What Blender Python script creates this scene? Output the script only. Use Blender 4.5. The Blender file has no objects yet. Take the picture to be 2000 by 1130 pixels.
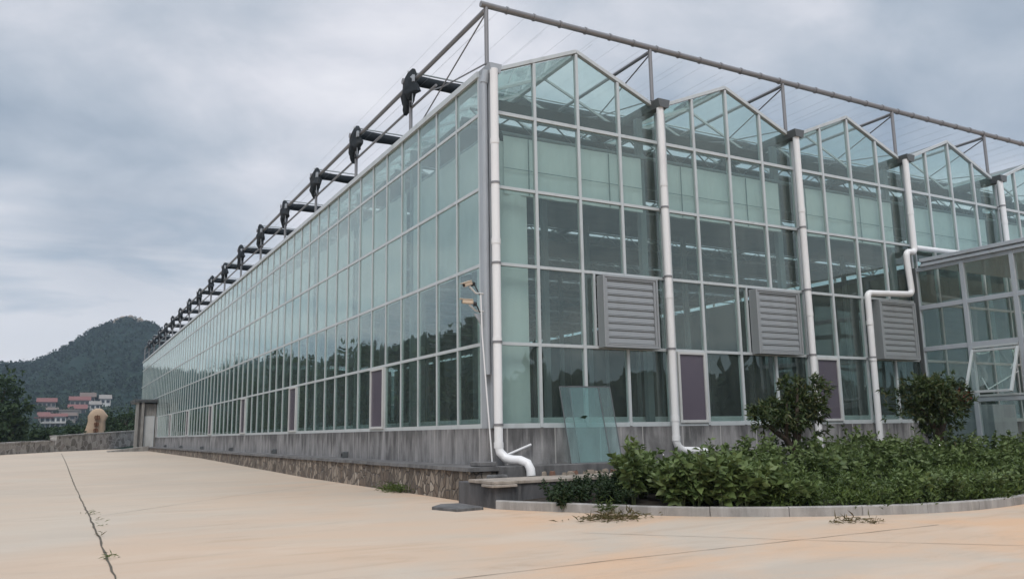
import bpy, math, random
import numpy as np
from mathutils import Vector, Matrix, noise
random.seed(7)
rng = np.random.default_rng(11)
S = bpy.context.scene
R = math.radians
COL = S.collection

# ------------------------------------------------------------------ camera
cam_d = bpy.data.cameras.new('camera')
cam_d.sensor_fit = 'HORIZONTAL'; cam_d.sensor_width = 36.0
cam_d.lens = 1616.61 / 2000.0 * 36.0
cam_d.clip_start = 0.1; cam_d.clip_end = 6000
cam = bpy.data.objects.new('camera', cam_d); COL.objects.link(cam)
_yaw, _pit, _rol = 0.50317, 0.17134, -0.016635
_f = Vector((math.sin(_yaw)*math.cos(_pit), math.cos(_yaw)*math.cos(_pit), math.sin(_pit)))
_r = Vector((math.cos(_yaw), -math.sin(_yaw), 0)); _u = _r.cross(_f)
_R = _r*math.cos(_rol) + _u*math.sin(_rol); _U = -_r*math.sin(_rol) + _u*math.cos(_rol)
cam.matrix_world = Matrix(((_R.x, _U.x, -_f.x, -6.80), (_R.y, _U.y, -_f.y, -13.16), (_R.z, _U.z, -_f.z, -0.1235), (0, 0, 0, 1)))
S.camera = cam

# ------------------------------------------------------------------ world, sun, exposure
SUN_EL, SUN_AZ = R(52), R(215)          # azimuth clockwise from +Y
W = bpy.data.worlds.new('World'); S.world = W; W.use_nodes = True
nt = W.node_tree; nt.nodes.clear()
def N(nt, t, **k):
    n = nt.nodes.new(t)
    for a, b in k.items():
        if a in n.inputs.keys() if hasattr(n.inputs, 'keys') else False: n.inputs[a].default_value = b
        else: setattr(n, a, b)
    return n
def mth(nt, op, a, b=None, c=None, clamp=False):
    n = nt.nodes.new('ShaderNodeMath'); n.operation = op; n.use_clamp = clamp
    for i, v in enumerate((a, b, c)):
        if v is None: continue
        if isinstance(v, (int, float)): n.inputs[i].default_value = v
        else: nt.links.new(v, n.inputs[i])
    return n.outputs[0]
def ramp(nt, fac, stops, interp='LINEAR'):
    n = nt.nodes.new('ShaderNodeValToRGB'); n.color_ramp.interpolation = interp
    e = n.color_ramp.elements
    while len(e) < len(stops): e.new(0.5)
    for i, (p, c) in enumerate(stops):
        e[i].position = p; e[i].color = (c[0], c[1], c[2], 1) if not isinstance(c, (int, float)) else (c, c, c, 1)
    nt.links.new(fac, n.inputs[0]); return n.outputs[0]
def noise_n(nt, vec, scale, detail=5, rough=0.55, dist=0.0):
    n = nt.nodes.new('ShaderNodeTexNoise'); n.inputs['Scale'].default_value = scale
    n.inputs['Detail'].default_value = detail; n.inputs['Roughness'].default_value = rough
    n.inputs['Distortion'].default_value = dist
    if vec is not None: nt.links.new(vec, n.inputs['Vector'])
    return n.outputs['Fac']
def mixc(nt, fac, a, b, blend='MIX'):
    n = nt.nodes.new('ShaderNodeMix'); n.data_type = 'RGBA'; n.blend_type = blend
    for s, v in (('Factor', fac), ('A', a), ('B', b)):
        i = [x for x in n.inputs if x.name == s and (x.type == ('VALUE' if s == 'Factor' else 'RGBA'))][0]
        if isinstance(v, (int, float)): i.default_value = v
        elif isinstance(v, tuple): i.default_value = (v[0], v[1], v[2], 1)
        else: nt.links.new(v, i)
    return [o for o in n.outputs if o.type == 'RGBA'][0]
def mapping(nt, vec, scale=(1, 1, 1), loc=(0, 0, 0), rot=(0, 0, 0)):
    n = nt.nodes.new('ShaderNodeMapping'); n.inputs['Scale'].default_value = scale
    n.inputs['Location'].default_value = loc; n.inputs['Rotation'].default_value = rot
    nt.links.new(vec, n.inputs['Vector']); return n.outputs[0]
tc = nt.nodes.new('ShaderNodeTexCoord'); sep = nt.nodes.new('ShaderNodeSeparateXYZ')
nt.links.new(tc.outputs['Generated'], sep.inputs[0])
zz = mth(nt, 'MAXIMUM', sep.outputs[2], 0.0)
den = mth(nt, 'ADD', zz, 0.42)
cmb = nt.nodes.new('ShaderNodeCombineXYZ')
nt.links.new(mth(nt, 'DIVIDE', sep.outputs[0], den), cmb.inputs[0])
nt.links.new(mth(nt, 'DIVIDE', sep.outputs[1], den), cmb.inputs[1])
v1 = mapping(nt, cmb.outputs[0], (1.9, 2.3, 1), (2.3, 0.7, 0), (0, 0, R(25)))
big = noise_n(nt, v1, 0.75, 3, 0.5, 0.2)
fine = noise_n(nt, v1, 1.9, 10, 0.56, 0.25)
cl = mth(nt, 'ADD', mth(nt, 'MULTIPLY', big, 0.58), mth(nt, 'MULTIPLY', fine, 0.42))
def lump(az, el, tight):
    d = nt.nodes.new('ShaderNodeVectorMath'); d.operation = 'DOT_PRODUCT'; nt.links.new(tc.outputs['Generated'], d.inputs[0])
    d.inputs[1].default_value = (math.sin(R(az))*math.cos(R(el)), math.cos(R(az))*math.cos(R(el)), math.sin(R(el)))
    return mth(nt, 'POWER', mth(nt, 'MAXIMUM', d.outputs['Value'], 0.0), tight)
for az, el, tg, am in ((56, 27, 18, -0.09), (30, 24, 26, 0.06), (3, 15, 50, -0.06), (8, 27, 60, -0.03), (-30, 14, 10, 0.05), (14, 17, 60, 0.03)):
    cl = mth(nt, 'ADD', cl, mth(nt, 'MULTIPLY', lump(az, el, tg), am))
ccol = ramp(nt, cl, [(0.35, (0.31, 0.375, 0.46)), (0.44, (0.44, 0.495, 0.57)), (0.51, (0.56, 0.595, 0.66)), (0.58, (0.71, 0.72, 0.775)), (0.66, (0.83, 0.83, 0.87))])
hz = ramp(nt, sep.outputs[2], [(0.0, 1.0), (0.13, 0.75), (0.3, 0.0)])
hzn = mth(nt, 'ADD', noise_n(nt, mapping(nt, tc.outputs['Generated'], (2.2, 2.2, 11.0), (0.3, 0, 0)), 2.0, 6, 0.55, 0.3), mth(nt, 'MULTIPLY', lump(3, 8, 300), 0.07))
hzc = ramp(nt, hzn, [(0.42, (0.43, 0.50, 0.585)), (0.58, (0.78, 0.775, 0.81))])
ccol = mixc(nt, hz, ccol, hzc)
zen = ramp(nt, sep.outputs[2], [(0.55, 1.0), (0.85, 1.0)])
zb = nt.nodes.new('ShaderNodeMapRange'); zb.inputs['From Min'].default_value = 0.55; zb.inputs['From Max'].default_value = 0.9
zb.inputs['To Min'].default_value = 1.0; zb.inputs['To Max'].default_value = 2.0; zb.interpolation_type = 'SMOOTHSTEP'
nt.links.new(sep.outputs[2], zb.inputs['Value'])
vm = nt.nodes.new('ShaderNodeVectorMath'); vm.operation = 'SCALE'
nt.links.new(ccol, vm.inputs[0]); nt.links.new(zb.outputs[0], vm.inputs['Scale'])
sky = nt.nodes.new('ShaderNodeTexSky'); sky.sky_type = 'NISHITA'; sky.sun_disc = False
sky.sun_elevation = SUN_EL; sky.sun_rotation = SUN_AZ
bg1 = nt.nodes.new('ShaderNodeBackground'); bg1.inputs['Strength'].default_value = 0.1
bg2 = nt.nodes.new('ShaderNodeBackground'); bg2.inputs['Strength'].default_value = 1.0
nt.links.new(sky.outputs[0], bg1.inputs['Color']); nt.links.new(vm.outputs[0], bg2.inputs['Color'])
mx = nt.nodes.new('ShaderNodeMixShader'); mx.inputs[0].default_value = 0.93
nt.links.new(bg1.outputs[0], mx.inputs[1]); nt.links.new(bg2.outputs[0], mx.inputs[2])
wo = nt.nodes.new('ShaderNodeOutputWorld'); nt.links.new(mx.outputs[0], wo.inputs['Surface'])
sun_d = bpy.data.lights.new('sun', 'SUN'); sun_d.energy = 1.5; sun_d.angle = R(22); sun_d.color = (1.0, 0.97, 0.93)
sun = bpy.data.objects.new('sun', sun_d); COL.objects.link(sun)
_sd = Vector((math.sin(SUN_AZ)*math.cos(SUN_EL), math.cos(SUN_AZ)*math.cos(SUN_EL), math.sin(SUN_EL)))
sun.rotation_euler = _sd.to_track_quat('Z', 'Y').to_euler(); sun.location = _sd*60
S.view_settings.view_transform = 'Standard'; S.view_settings.look = 'None'
S.view_settings.exposure = 0.15; S.view_settings.gamma = 1.0
S.render.engine = 'CYCLES'
cy = S.cycles
cy.max_bounces = 7; cy.diffuse_bounces = 3; cy.glossy_bounces = 4; cy.transmission_bounces = 4
cy.transparent_max_bounces = 40; cy.caustics_reflective = False; cy.caustics_refractive = False
cy.sample_clamp_indirect = 6.0; cy.use_denoising = True; cy.volume_bounces = 0
cy.use_adaptive_sampling = True; cy.adaptive_threshold = 0.015

# ------------------------------------------------------------------ helpers
class MB:
    def __init__(s): s.v = []; s.f = []
    def add(s, vs, fs):
        o = len(s.v); s.v += [tuple(map(float, a)) for a in vs]; s.f += [tuple(i+o for i in q) for q in fs]; return s
    def box(s, x0, x1, y0, y1, z0, z1):
        return s.add([(x0,y0,z0),(x1,y0,z0),(x1,y1,z0),(x0,y1,z0),(x0,y0,z1),(x1,y0,z1),(x1,y1,z1),(x0,y1,z1)],
                     [(0,3,2,1),(4,5,6,7),(0,1,5,4),(1,2,6,5),(2,3,7,6),(3,0,4,7)])
    def beam(s, p, q, w, h=None, up=(0,0,1)):
        p = Vector(p); q = Vector(q); d = (q-p).normalized(); h = h or w
        a = d.cross(Vector(up))
        if a.length < 1e-4: a = d.cross(Vector((0,1,0)))
        a.normalize(); b = a.cross(d)
        vs = []
        for c in (p, q):
            for (i, j) in ((-1,-1),(1,-1),(1,1),(-1,1)): vs.append(c + a*i*w/2 + b*j*h/2)
        return s.add(vs, [(0,3,2,1),(4,5,6,7),(0,1,5,4),(1,2,6,5),(2,3,7,6),(3,0,4,7)])
    def tube(s, path, r, n=10, cap=True):
        P = [Vector(p) for p in path]; m = len(P)
        rs = r if isinstance(r, (list, tuple)) else [r]*m
        t0 = (P[1]-P[0]).normalized(); a = t0.cross(Vector((0,0,1)))
        if a.length < 1e-3: a = t0.cross(Vector((0,1,0)))
        a.normalize(); vs = []
        for i in range(m):
            t = (P[min(i+1,m-1)]-P[max(i-1,0)]).normalized()
            a = (a - t*a.dot(t)).normalized(); b = t.cross(a)
            for k in range(n):
                th = 2*math.pi*k/n; vs.append(P[i] + (a*math.cos(th)+b*math.sin(th))*rs[i])
        fs = [(i*n+k, i*n+(k+1)%n, (i+1)*n+(k+1)%n, (i+1)*n+k) for i in range(m-1) for k in range(n)]
        if cap: fs += [tuple(range(n-1,-1,-1)), tuple((m-1)*n+k for k in range(n))]
        return s.add(vs, fs)
    def prism(s, pts, ext):
        e = Vector(ext); n = len(pts); A = [Vector(p) for p in pts]
        return s.add(A + [a+e for a in A], [tuple(range(n-1,-1,-1)), tuple(range(n,2*n))] + [(i,(i+1)%n,(i+1)%n+n,i+n) for i in range(n)])
    def build(s, name, mat, parent=None, smooth=False, bevel=0.0):
        me = bpy.data.meshes.new(name); me.from_pydata(s.v, [], s.f)
        if smooth: me.polygons.foreach_set('use_smooth', [True]*len(me.polygons))
        me.update(); o = bpy.data.objects.new(name, me); COL.objects.link(o); me.materials.append(mat)
        if bevel:
            b = o.modifiers.new('bevel', 'BEVEL'); b.width = bevel; b.segments = 2; b.limit_method = 'ANGLE'
        if smooth: 
            me.set_sharp_from_angle(angle=R(40))
        if parent: par(o, parent)
        return o
def par(o, p):
    o.parent = p
    o.matrix_parent_inverse = Matrix.Translation(-p.location)
def tag(o, label=None, cat=None, group=None, kind=None):
    if label: o['label'] = label
    if cat: o['category'] = cat
    if group: o['group'] = group
    if kind: o['kind'] = kind
    return o
def empty(name, loc, label, cat, group=None):
    o = bpy.data.objects.new(name, None); COL.objects.link(o); o.location = loc; o.empty_display_size = 0.2
    return tag(o, label, cat, group)
def copy_tree(o, parent=None):
    c = o.copy(); COL.objects.link(c)
    if parent is not None: c.parent = parent
    for ch in list(o.children): copy_tree(ch, c)
    return c
ORD = 'nearest second third fourth fifth sixth seventh eighth ninth tenth eleventh twelfth thirteenth fourteenth fifteenth sixteenth seventeenth eighteenth'.split()

# ------------------------------------------------------------------ materials
def newmat(name):
    m = bpy.data.materials.new(name); m.use_nodes = True; t = m.node_tree; t.nodes.clear()
    o = t.nodes.new('ShaderNodeOutputMaterial'); return m, t, o
def pbsdf(t, out, color, rough=0.6, metal=0.0, spec=0.5):
    b = t.nodes.new('ShaderNodeBsdfPrincipled')
    if isinstance(color, tuple): b.inputs['Base Color'].default_value = (*color, 1)
    else: t.links.new(color, b.inputs['Base Color'])
    if isinstance(rough, (int, float)): b.inputs['Roughness'].default_value = rough
    else: t.links.new(rough, b.inputs['Roughness'])
    b.inputs['Metallic'].default_value = metal; b.inputs['Specular IOR Level'].default_value = spec
    t.links.new(b.outputs[0], out.inputs['Surface']); return b
def bump(t, b, h, strength=0.3, dist=0.02):
    n = t.nodes.new('ShaderNodeBump'); n.inputs['Strength'].default_value = strength; n.inputs['Distance'].default_value = dist
    t.links.new(h, n.inputs['Height']); t.links.new(n.outputs[0], b.inputs['Normal'])
def objco(t):
    return t.nodes.new('ShaderNodeTexCoord').outputs['Object']
def paint(name, col, rough=0.45, metal=0.0, var=0.12, scale=3.0, dirt=(0.12,0.11,0.09), amt=0.25):
    m, t, o = newmat(name); co = objco(t)
    n1 = noise_n(t, mapping(t, co, (1,1,0.35)), scale, 6, 0.6)
    n2 = noise_n(t, co, scale*7, 4, 0.6)
    c = mixc(t, ramp(t, n1, [(0.52, 0.0), (0.75, amt)]), col, dirt)
    c = mixc(t, mth(t, 'MULTIPLY', n2, var), c, (col[0]*0.6, col[1]*0.6, col[2]*0.6))
    b = pbsdf(t, o, c, rough, metal); return m
M = {}
M['alu'] = paint('aluminium_frame', (0.54,0.58,0.59), 0.42, 0.1)
M['alu_grey'] = paint('grey_sheet_metal', (0.40,0.43,0.46), 0.4, 0.2)
M['annex_frame'] = paint('annex_frame', (0.44,0.48,0.52), 0.4, 0.1)
M['white_pvc'] = paint('white_pvc', (0.80,0.80,0.80), 0.38, 0.0, 0.06, 2.0, (0.36,0.34,0.31), 0.25)
M['galv'] = paint('galvanised_steel', (0.26,0.26,0.27), 0.45, 0.35)
M['dark_steel'] = paint('dark_gutter_steel', (0.12,0.13,0.135), 0.5, 0.2)
M['in_steel'] = paint('interior_steel', (0.17,0.20,0.21), 0.5, 0.2)
M['shutter'] = paint('shutter_zinc', (0.34,0.36,0.37), 0.42, 0.35, 0.15, 2.2)
M['black_cloth'] = paint('black_shade_cloth', (0.012,0.018,0.024), 0.9, 0, 0.3)
M['white_cloth'] = paint('white_insulation_cloth', (0.62,0.65,0.65), 0.9, 0, 0.15, 1.2, (0.33,0.36,0.37), 0.5)
M['cam_white'] = paint('camera_cream', (0.60,0.48,0.36), 0.4, 0, 0.05)
M['black_plastic'] = paint('black_plastic', (0.012,0.012,0.014), 0.4)
M['screen'] = paint('purple_insect_screen', (0.115,0.10,0.128), 0.22, 0, 0.25, 1.5)
M['bench'] = paint('bench_metal', (0.22,0.25,0.23), 0.5)
M['roof_red'] = paint('red_roof_tile', (0.19,0.075,0.065), 0.8, 0, 0.3, 0.4)
M['roof_brown'] = paint('brown_roof_tile', (0.15,0.11,0.09), 0.8, 0, 0.3, 0.4)
M['house_white'] = paint('white_render', (0.62,0.62,0.60), 0.8, 0, 0.2, 0.3)
M['house_grey'] = paint('grey_render', (0.24,0.22,0.20), 0.85, 0, 0.2, 0.3)
M['win_dark'] = paint('dark_window', (0.03,0.035,0.04), 0.2)
M['door_white'] = paint('white_door', (0.55,0.56,0.55), 0.5)

def mk_glass(name, tint, dirt_amt=0.05, dirt_col=(0.45,0.52,0.51), wav=0.012, f0=0.045):
    m, t, o = newmat(name); co = t.nodes.new('ShaderNodeNewGeometry').outputs['Position']
    tr = t.nodes.new('ShaderNodeBsdfTransparent'); tr.inputs['Color'].default_value = (*tint, 1)
    gl = t.nodes.new('ShaderNodeBsdfGlossy'); gl.inputs['Roughness'].default_value = 0.0; gl.inputs['Color'].default_value = (0.89,0.985,0.955,1)
    ge = t.nodes.new('ShaderNodeNewGeometry'); dt = t.nodes.new('ShaderNodeVectorMath'); dt.operation = 'DOT_PRODUCT'
    t.links.new(ge.outputs['Normal'], dt.inputs[0]); t.links.new(ge.outputs['Incoming'], dt.inputs[1])
    oc = mth(t, 'SUBTRACT', 1.0, mth(t, 'ABSOLUTE', dt.outputs['Value']), clamp=True)
    fr = mth(t, 'ADD', mth(t, 'MULTIPLY', mth(t, 'POWER', oc, 4.2), 1-f0), f0)
    bp = t.nodes.new('ShaderNodeBump'); bp.inputs['Strength'].default_value = 1.0; bp.inputs['Distance'].default_value = wav
    t.links.new(noise_n(t, co, 0.8, 1, 0.4), bp.inputs['Height']); t.links.new(bp.outputs[0], gl.inputs['Normal'])
    mx = t.nodes.new('ShaderNodeMixShader'); t.links.new(fr, mx.inputs[0])
    t.links.new(tr.outputs[0], mx.inputs[1]); t.links.new(gl.outputs[0], mx.inputs[2])
    df = t.nodes.new('ShaderNodeBsdfDiffuse'); df.inputs['Color'].default_value = (*dirt_col, 1)
    n = noise_n(t, mapping(t, co, (1.8,1.8,0.35)), 2.0, 7, 0.68, 0.3)
    m2 = t.nodes.new('ShaderNodeMixShader')
    t.links.new(ramp(t, n, [(0.35, dirt_amt*0.4), (0.7, dirt_amt)]), m2.inputs[0])
    t.links.new(mx.outputs[0], m2.inputs[1]); t.links.new(df.outputs[0], m2.inputs[2])
    t.links.new(m2.outputs[0], o.inputs['Surface']); return m
M['glass'] = mk_glass('green_float_glass', (0.88,0.953,0.937), 0.07, (0.46,0.53,0.51), f0=0.065)
M['facade_glass'] = mk_glass('insulated_facade_glass', (0.865,0.942,0.925), 0.07, (0.46,0.53,0.51), f0=0.115)
M['roof_glass'] = mk_glass('roof_glass', (0.965,0.992,0.987), 0.03, f0=0.03)
M['loose_glass'] = mk_glass('loose_green_glass', (0.87,0.95,0.945), 0.16, (0.30,0.42,0.42), 0.004)
M['annex_glass'] = mk_glass('annex_glass', (0.90,0.95,0.94), 0.05)

def mk_concrete(name, base, dark, joint=0.0, drip=None):
    m, t, o = newmat(name); co = objco(t)
    n1 = noise_n(t, mapping(t, co, (1,1,0.22)), 4.5, 7, 0.65, 0.3)
    n2 = noise_n(t, co, 1.0, 5, 0.6); n3 = noise_n(t, co, 38, 5, 0.7)
    c = mixc(t, ramp(t, n1, [(0.40, 0.0), (0.62, 0.85)]), base, dark)
    c = mixc(t, ramp(t, n2, [(0.42, 0.0), (0.68, 0.55)]), c, (base[0]*1.25, base[1]*1.22, base[2]*1.2))
    n4 = noise_n(t, mapping(t, co, (5,5,0.3), (3,1,0)), 1.6, 4, 0.6)
    c = mixc(t, ramp(t, n4, [(0.62, 0.0), (0.70, 0.5)]), c, (base[0]*1.7, base[1]*1.65, base[2]*1.55))
    c = mixc(t, mth(t, 'MULTIPLY', n3, 0.35), c, dark)
    if drip is not None:      # run-off stains hanging from the sill
        s = t.nodes.new('ShaderNodeSeparateXYZ'); t.links.new(co, s.inputs[0])
        n6 = noise_n(t, mapping(t, co, (1,1,0.07)), 3.4, 7, 0.68, 0.3); n7 = noise_n(t, mapping(t, co, (1,1,0.05), (7,2,0)), 1.1, 3, 0.5)
        ln = mth(t, 'MULTIPLY', mth(t, 'MULTIPLY', ramp(t, n6, [(0.36, 0.0), (0.68, 1.0)]), ramp(t, n7, [(0.36, 0.25), (0.62, 1.0)])), 0.95)
        dd = mth(t, 'SUBTRACT', ln, mth(t, 'SUBTRACT', drip, s.outputs[2]))
        c = mixc(t, ramp(t, dd, [(0.0, 0.0), (0.30, 0.66)]), c, (0.05,0.049,0.049))
        n8 = noise_n(t, mapping(t, co, (1,1,0.06), (1,9,0)), 4.5, 5, 0.62)
        c = mixc(t, ramp(t, n8, [(0.64, 0.0), (0.70, 0.55)]), c, (0.50,0.48,0.46))
    if joint:
        s = t.nodes.new('ShaderNodeSeparateXYZ'); t.links.new(co, s.inputs[0])
        w = mth(t, 'ADD', mth(t, 'ADD', s.outputs[0], s.outputs[1]), mth(t, 'MULTIPLY', n2, 0.02))
        d = mth(t, 'ABSOLUTE', mth(t, 'SUBTRACT', mth(t, 'FRACT', mth(t, 'ADD', mth(t, 'DIVIDE', w, joint), 0.24)), 0.5))
        c = mixc(t, mth(t, 'MULTIPLY', mth(t, 'LESS_THAN', d, 0.012), 0.45), c, (base[0]*2.0, base[1]*1.95, base[2]*1.85))
    b = pbsdf(t, o, c, 0.85, 0, 0.3); bump(t, b, n3, 0.35, 0.01); return m
M['plinth'] = mk_concrete('stained_concrete', (0.33,0.325,0.325), (0.10,0.099,0.099), 1.0, -0.035)
M['ledge'] = mk_concrete('ledge_concrete', (0.18,0.178,0.178), (0.07,0.07,0.07))
M['slab'] = mk_concrete('pale_slab', (0.42,0.37,0.32), (0.22,0.19,0.16))
M['planter'] = mk_concrete('dark_wet_concrete', (0.125,0.125,0.13), (0.05,0.05,0.052))
M['kerb'] = mk_concrete('granite_kerb', (0.42,0.405,0.39), (0.22,0.21,0.195))
M['floor_in'] = mk_concrete('greenhouse_floor', (0.075,0.075,0.068), (0.04,0.04,0.036))
M['ramp_c'] = mk_concrete('ramp_concrete', (0.32,0.31,0.29), (0.18,0.17,0.16))

def mk_rubble(name, cols, mortar, scale, zs=1.0):
    m, t, o = newmat(name); co = objco(t)
    ns = t.nodes.new('ShaderNodeTexNoise'); ns.inputs['Scale'].default_value = 2.5; t.links.new(co, ns.inputs['Vector'])
    vm = t.nodes.new('ShaderNodeVectorMath'); vm.operation = 'MULTIPLY_ADD'; vm.inputs[1].default_value = (0.18,0.18,0.18)
    t.links.new(ns.outputs['Color'], vm.inputs[0]); t.links.new(co, vm.inputs[2])
    mp = mapping(t, vm.outputs[0], (1,1,zs))
    vo = t.nodes.new('ShaderNodeTexVoronoi'); vo.inputs['Scale'].default_value = scale; t.links.new(mp, vo.inputs['Vector'])
    ve = t.nodes.new('ShaderNodeTexVoronoi'); ve.feature = 'DISTANCE_TO_EDGE'; ve.inputs['Scale'].default_value = scale; t.links.new(mp, ve.inputs['Vector'])
    s = t.nodes.new('ShaderNodeSeparateXYZ'); t.links.new(vo.outputs['Color'], s.inputs[0])
    c = ramp(t, s.outputs[0], [(i/(len(cols)-1), k) for i, k in enumerate(cols)])
    n3 = noise_n(t, co, 30, 6, 0.7)
    c = mixc(t, mth(t, 'MULTIPLY', n3, 0.5), c, tuple(x*0.35 for x in cols[0]))
    n5 = noise_n(t, co, 0.8, 4, 0.6)
    c = mixc(t, ramp(t, n5, [(0.45, 0.0), (0.7, 0.5)]), c, (0.06,0.055,0.048))
    e = ramp(t, ve.outputs[0], [(0.0, 0.0), (0.085, 1.0)])
    c = mixc(t, e, mortar, c)
    b = pbsdf(t, o, c, 0.9, 0, 0.2)
    h = mth(t, 'ADD', e, mth(t, 'MULTIPLY', n3, 0.4)); bump(t, b, h, 0.9, 0.04); return m
M['rubble'] = mk_rubble('rubble_stone', [(0.24,0.19,0.15),(0.14,0.12,0.105),(0.46,0.39,0.32),(0.21,0.175,0.145),(0.56,0.49,0.41)], (0.14,0.13,0.12), 7.2, 0.7)
M['farwall'] = mk_rubble('far_rubble_stone', [(0.36,0.335,0.31),(0.24,0.22,0.20),(0.62,0.59,0.56),(0.38,0.345,0.32)], (0.46,0.44,0.42), 1.3, 1.6)
M['sculpt'] = paint('cream_rock', (0.50,0.37,0.26), 0.9, 0, 0.5, 1.2, (0.25,0.18,0.13), 0.5)
M['carving'] = paint('carved_red', (0.22,0.10,0.05), 0.8)
M['brick'] = paint('broken_brick', (0.20,0.11,0.075), 0.9, 0, 0.3)
M['pale_rubble'] = paint('pale_rubble', (0.30,0.25,0.20), 0.9, 0, 0.3)

def mk_ground():
    m, t, o = newmat('concrete_yard'); co = objco(t)
    big = noise_n(t, co, 0.16, 5, 0.55, 0.4); mid = noise_n(t, mapping(t, co, (0.35,1.2,1), (0,0,0), (0,0,R(-28))), 1.1, 7, 0.62, 0.3)
    st = noise_n(t, mapping(t, co, (0.45,1.9,1), (0,0,0), (0,0,R(-28))), 1.2, 7, 0.66, 0.9)
    fine = noise_n(t, co, 60, 4, 0.7)
    s = t.nodes.new('ShaderNodeSeparateXYZ'); t.links.new(co, s.inputs[0])
    # the yard's own clay staining is stronger towards the planting bed
    mr = t.nodes.new('ShaderNodeMapRange'); mr.inputs['From Min'].default_value = -7; mr.inputs['From Max'].default_value = 3
    t.links.new(mth(t, 'SUBTRACT', s.outputs[0], mth(t, 'MULTIPLY', s.outputs[1], 0.45)), mr.inputs['Value'])
    c = mixc(t, ramp(t, big, [(0.35, 0.0), (0.65, 1.0)]), (0.49,0.43,0.36), (0.56,0.49,0.405))
    clay = mth(t, 'MULTIPLY', mth(t, 'ADD', mth(t, 'MULTIPLY', mr.outputs[0], 0.85), 0.22), ramp(t, noise_n(t, mapping(t, co, (0.55,1,1), (4,2,0), (0,0,R(-28))), 0.42, 6, 0.62, 0.6), [(0.36, 0.05), (0.60, 1.0)]), clamp=True)
    c = mixc(t, clay, c, (0.66,0.435,0.28))
    c = mixc(t, ramp(t, st, [(0.55, 0.0), (0.72, 0.42)]), c, (0.40,0.285,0.20))
    c = mixc(t, ramp(t, mid, [(0.54, 0.0), (0.72, 0.42)]), c, (0.64,0.565,0.475))
    sp = noise_n(t, co, 13, 6, 0.66)
    c = mixc(t, ramp(t, sp, [(0.66, 0.0), (0.73, 0.5)]), c, (0.24,0.18,0.125))
    c = mixc(t, mth(t, 'MULTIPLY', fine, 0.34), c, (0.33,0.25,0.18))
    b = pbsdf(t, o, c, 0.8, 0, 0.25); bump(t, b, fine, 0.25, 0.006); return m
M['ground'] = mk_ground()
M['joint'] = paint('joint_dirt', (0.10,0.085,0.065), 0.95)
M['soil'] = paint('dark_soil', (0.035,0.027,0.020), 0.95, 0, 0.5, 6)
def mk_leaf(name, cols, trans=0.3, rough=0.5, nsc=1.3):
    m, t, o = newmat(name)
    g = t.nodes.new('ShaderNodeNewGeometry'); 
    c = ramp(t, g.outputs['Random Per Island'], [(i/(len(cols)-1), k) for i, k in enumerate(cols)])
    n = noise_n(t, g.outputs['Position'], nsc, 4, 0.6)
    c = mixc(t, ramp(t, n, [(0.35, 0.0), (0.65, 0.4)]), c, tuple(x*1.5 for x in cols[len(cols)//2]))
    b = t.nodes.new('ShaderNodeBsdfPrincipled'); t.links.new(c, b.inputs['Base Color']); b.inputs['Roughness'].default_value = rough
    b.inputs['Specular IOR Level'].default_value = 0.35
    tl = t.nodes.new('ShaderNodeBsdfTranslucent'); t.links.new(c, tl.inputs['Color'])
    x = t.nodes.new('ShaderNodeMixShader'); x.inputs[0].default_value = trans
    t.links.new(b.outputs[0], x.inputs[1]); t.links.new(tl.outputs[0], x.inputs[2]); t.links.new(x.outputs[0], o.inputs['Surface']); return m
M['leaf_broad'] = mk_leaf('broad_leaf', [(0.050,0.082,0.026),(0.085,0.130,0.042),(0.150,0.200,0.070),(0.080,0.108,0.040)])
M['leaf_fern'] = mk_leaf('fine_leaf', [(0.036,0.062,0.021),(0.066,0.106,0.030),(0.120,0.168,0.042),(0.055,0.080,0.029)])
M['leaf_dark'] = mk_leaf('dark_leaf', [(0.014,0.030,0.014),(0.026,0.050,0.020),(0.045,0.072,0.028)])
M['leaf_tree'] = mk_leaf('tree_leaf', [(0.020,0.038,0.015),(0.038,0.066,0.025),(0.072,0.102,0.036),(0.10,0.085,0.035)], 0.25)
M['leaf_red'] = mk_leaf('red_leaf', [(0.16,0.035,0.02),(0.10,0.04,0.02)], 0.25)
M['leaf_wood'] = mk_leaf('wood_leaf', [(0.014,0.030,0.012),(0.028,0.052,0.019),(0.045,0.070,0.026)], 0.15, 0.8)
M['leaf_hill'] = mk_leaf('hill_leaf', [(0.011,0.028,0.018),(0.017,0.037,0.021),(0.027,0.049,0.025)], 0.1, 0.9, 0.012)
M['light_block'] = paint('light_block_dark', (0.012,0.020,0.017), 0.9, 0, 0.4, 1.5)  # near-black matte for the added panels that keep the interior dark
M['dry'] = mk_leaf('dry_weed', [(0.16,0.11,0.05),(0.10,0.10,0.04),(0.22,0.16,0.08)], 0.2)
M['bark'] = paint('bark', (0.075,0.055,0.042), 0.95, 0, 0.5, 8)
M['stem'] = paint('green_stem', (0.10,0.12,0.05), 0.8)
M['flower'] = paint('white_flower', (0.7,0.68,0.66), 0.7)
def mk_hill():
    m, t, o = newmat('wooded_hill'); co = objco(t)
    n1 = noise_n(t, co, 0.05, 6, 0.7); n2 = noise_n(t, co, 0.012, 5, 0.6)
    c = ramp(t, n1, [(0.35, (0.011,0.026,0.021)), (0.65, (0.018,0.034,0.024))])
    c = mixc(t, ramp(t, n2, [(0.66, 0.0), (0.70, 0.8)]), c, (0.24,0.20,0.16))
    b = pbsdf(t, o, c, 0.95, 0, 0.1); bump(t, b, n1, 1.0, 3.0); return m
M['hill'] = mk_hill()
M['scrub'] = paint('scrub_ground', (0.045,0.060,0.028), 0.95, 0, 0.5, 0.5, (0.09,0.075,0.045), 0.5)

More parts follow.
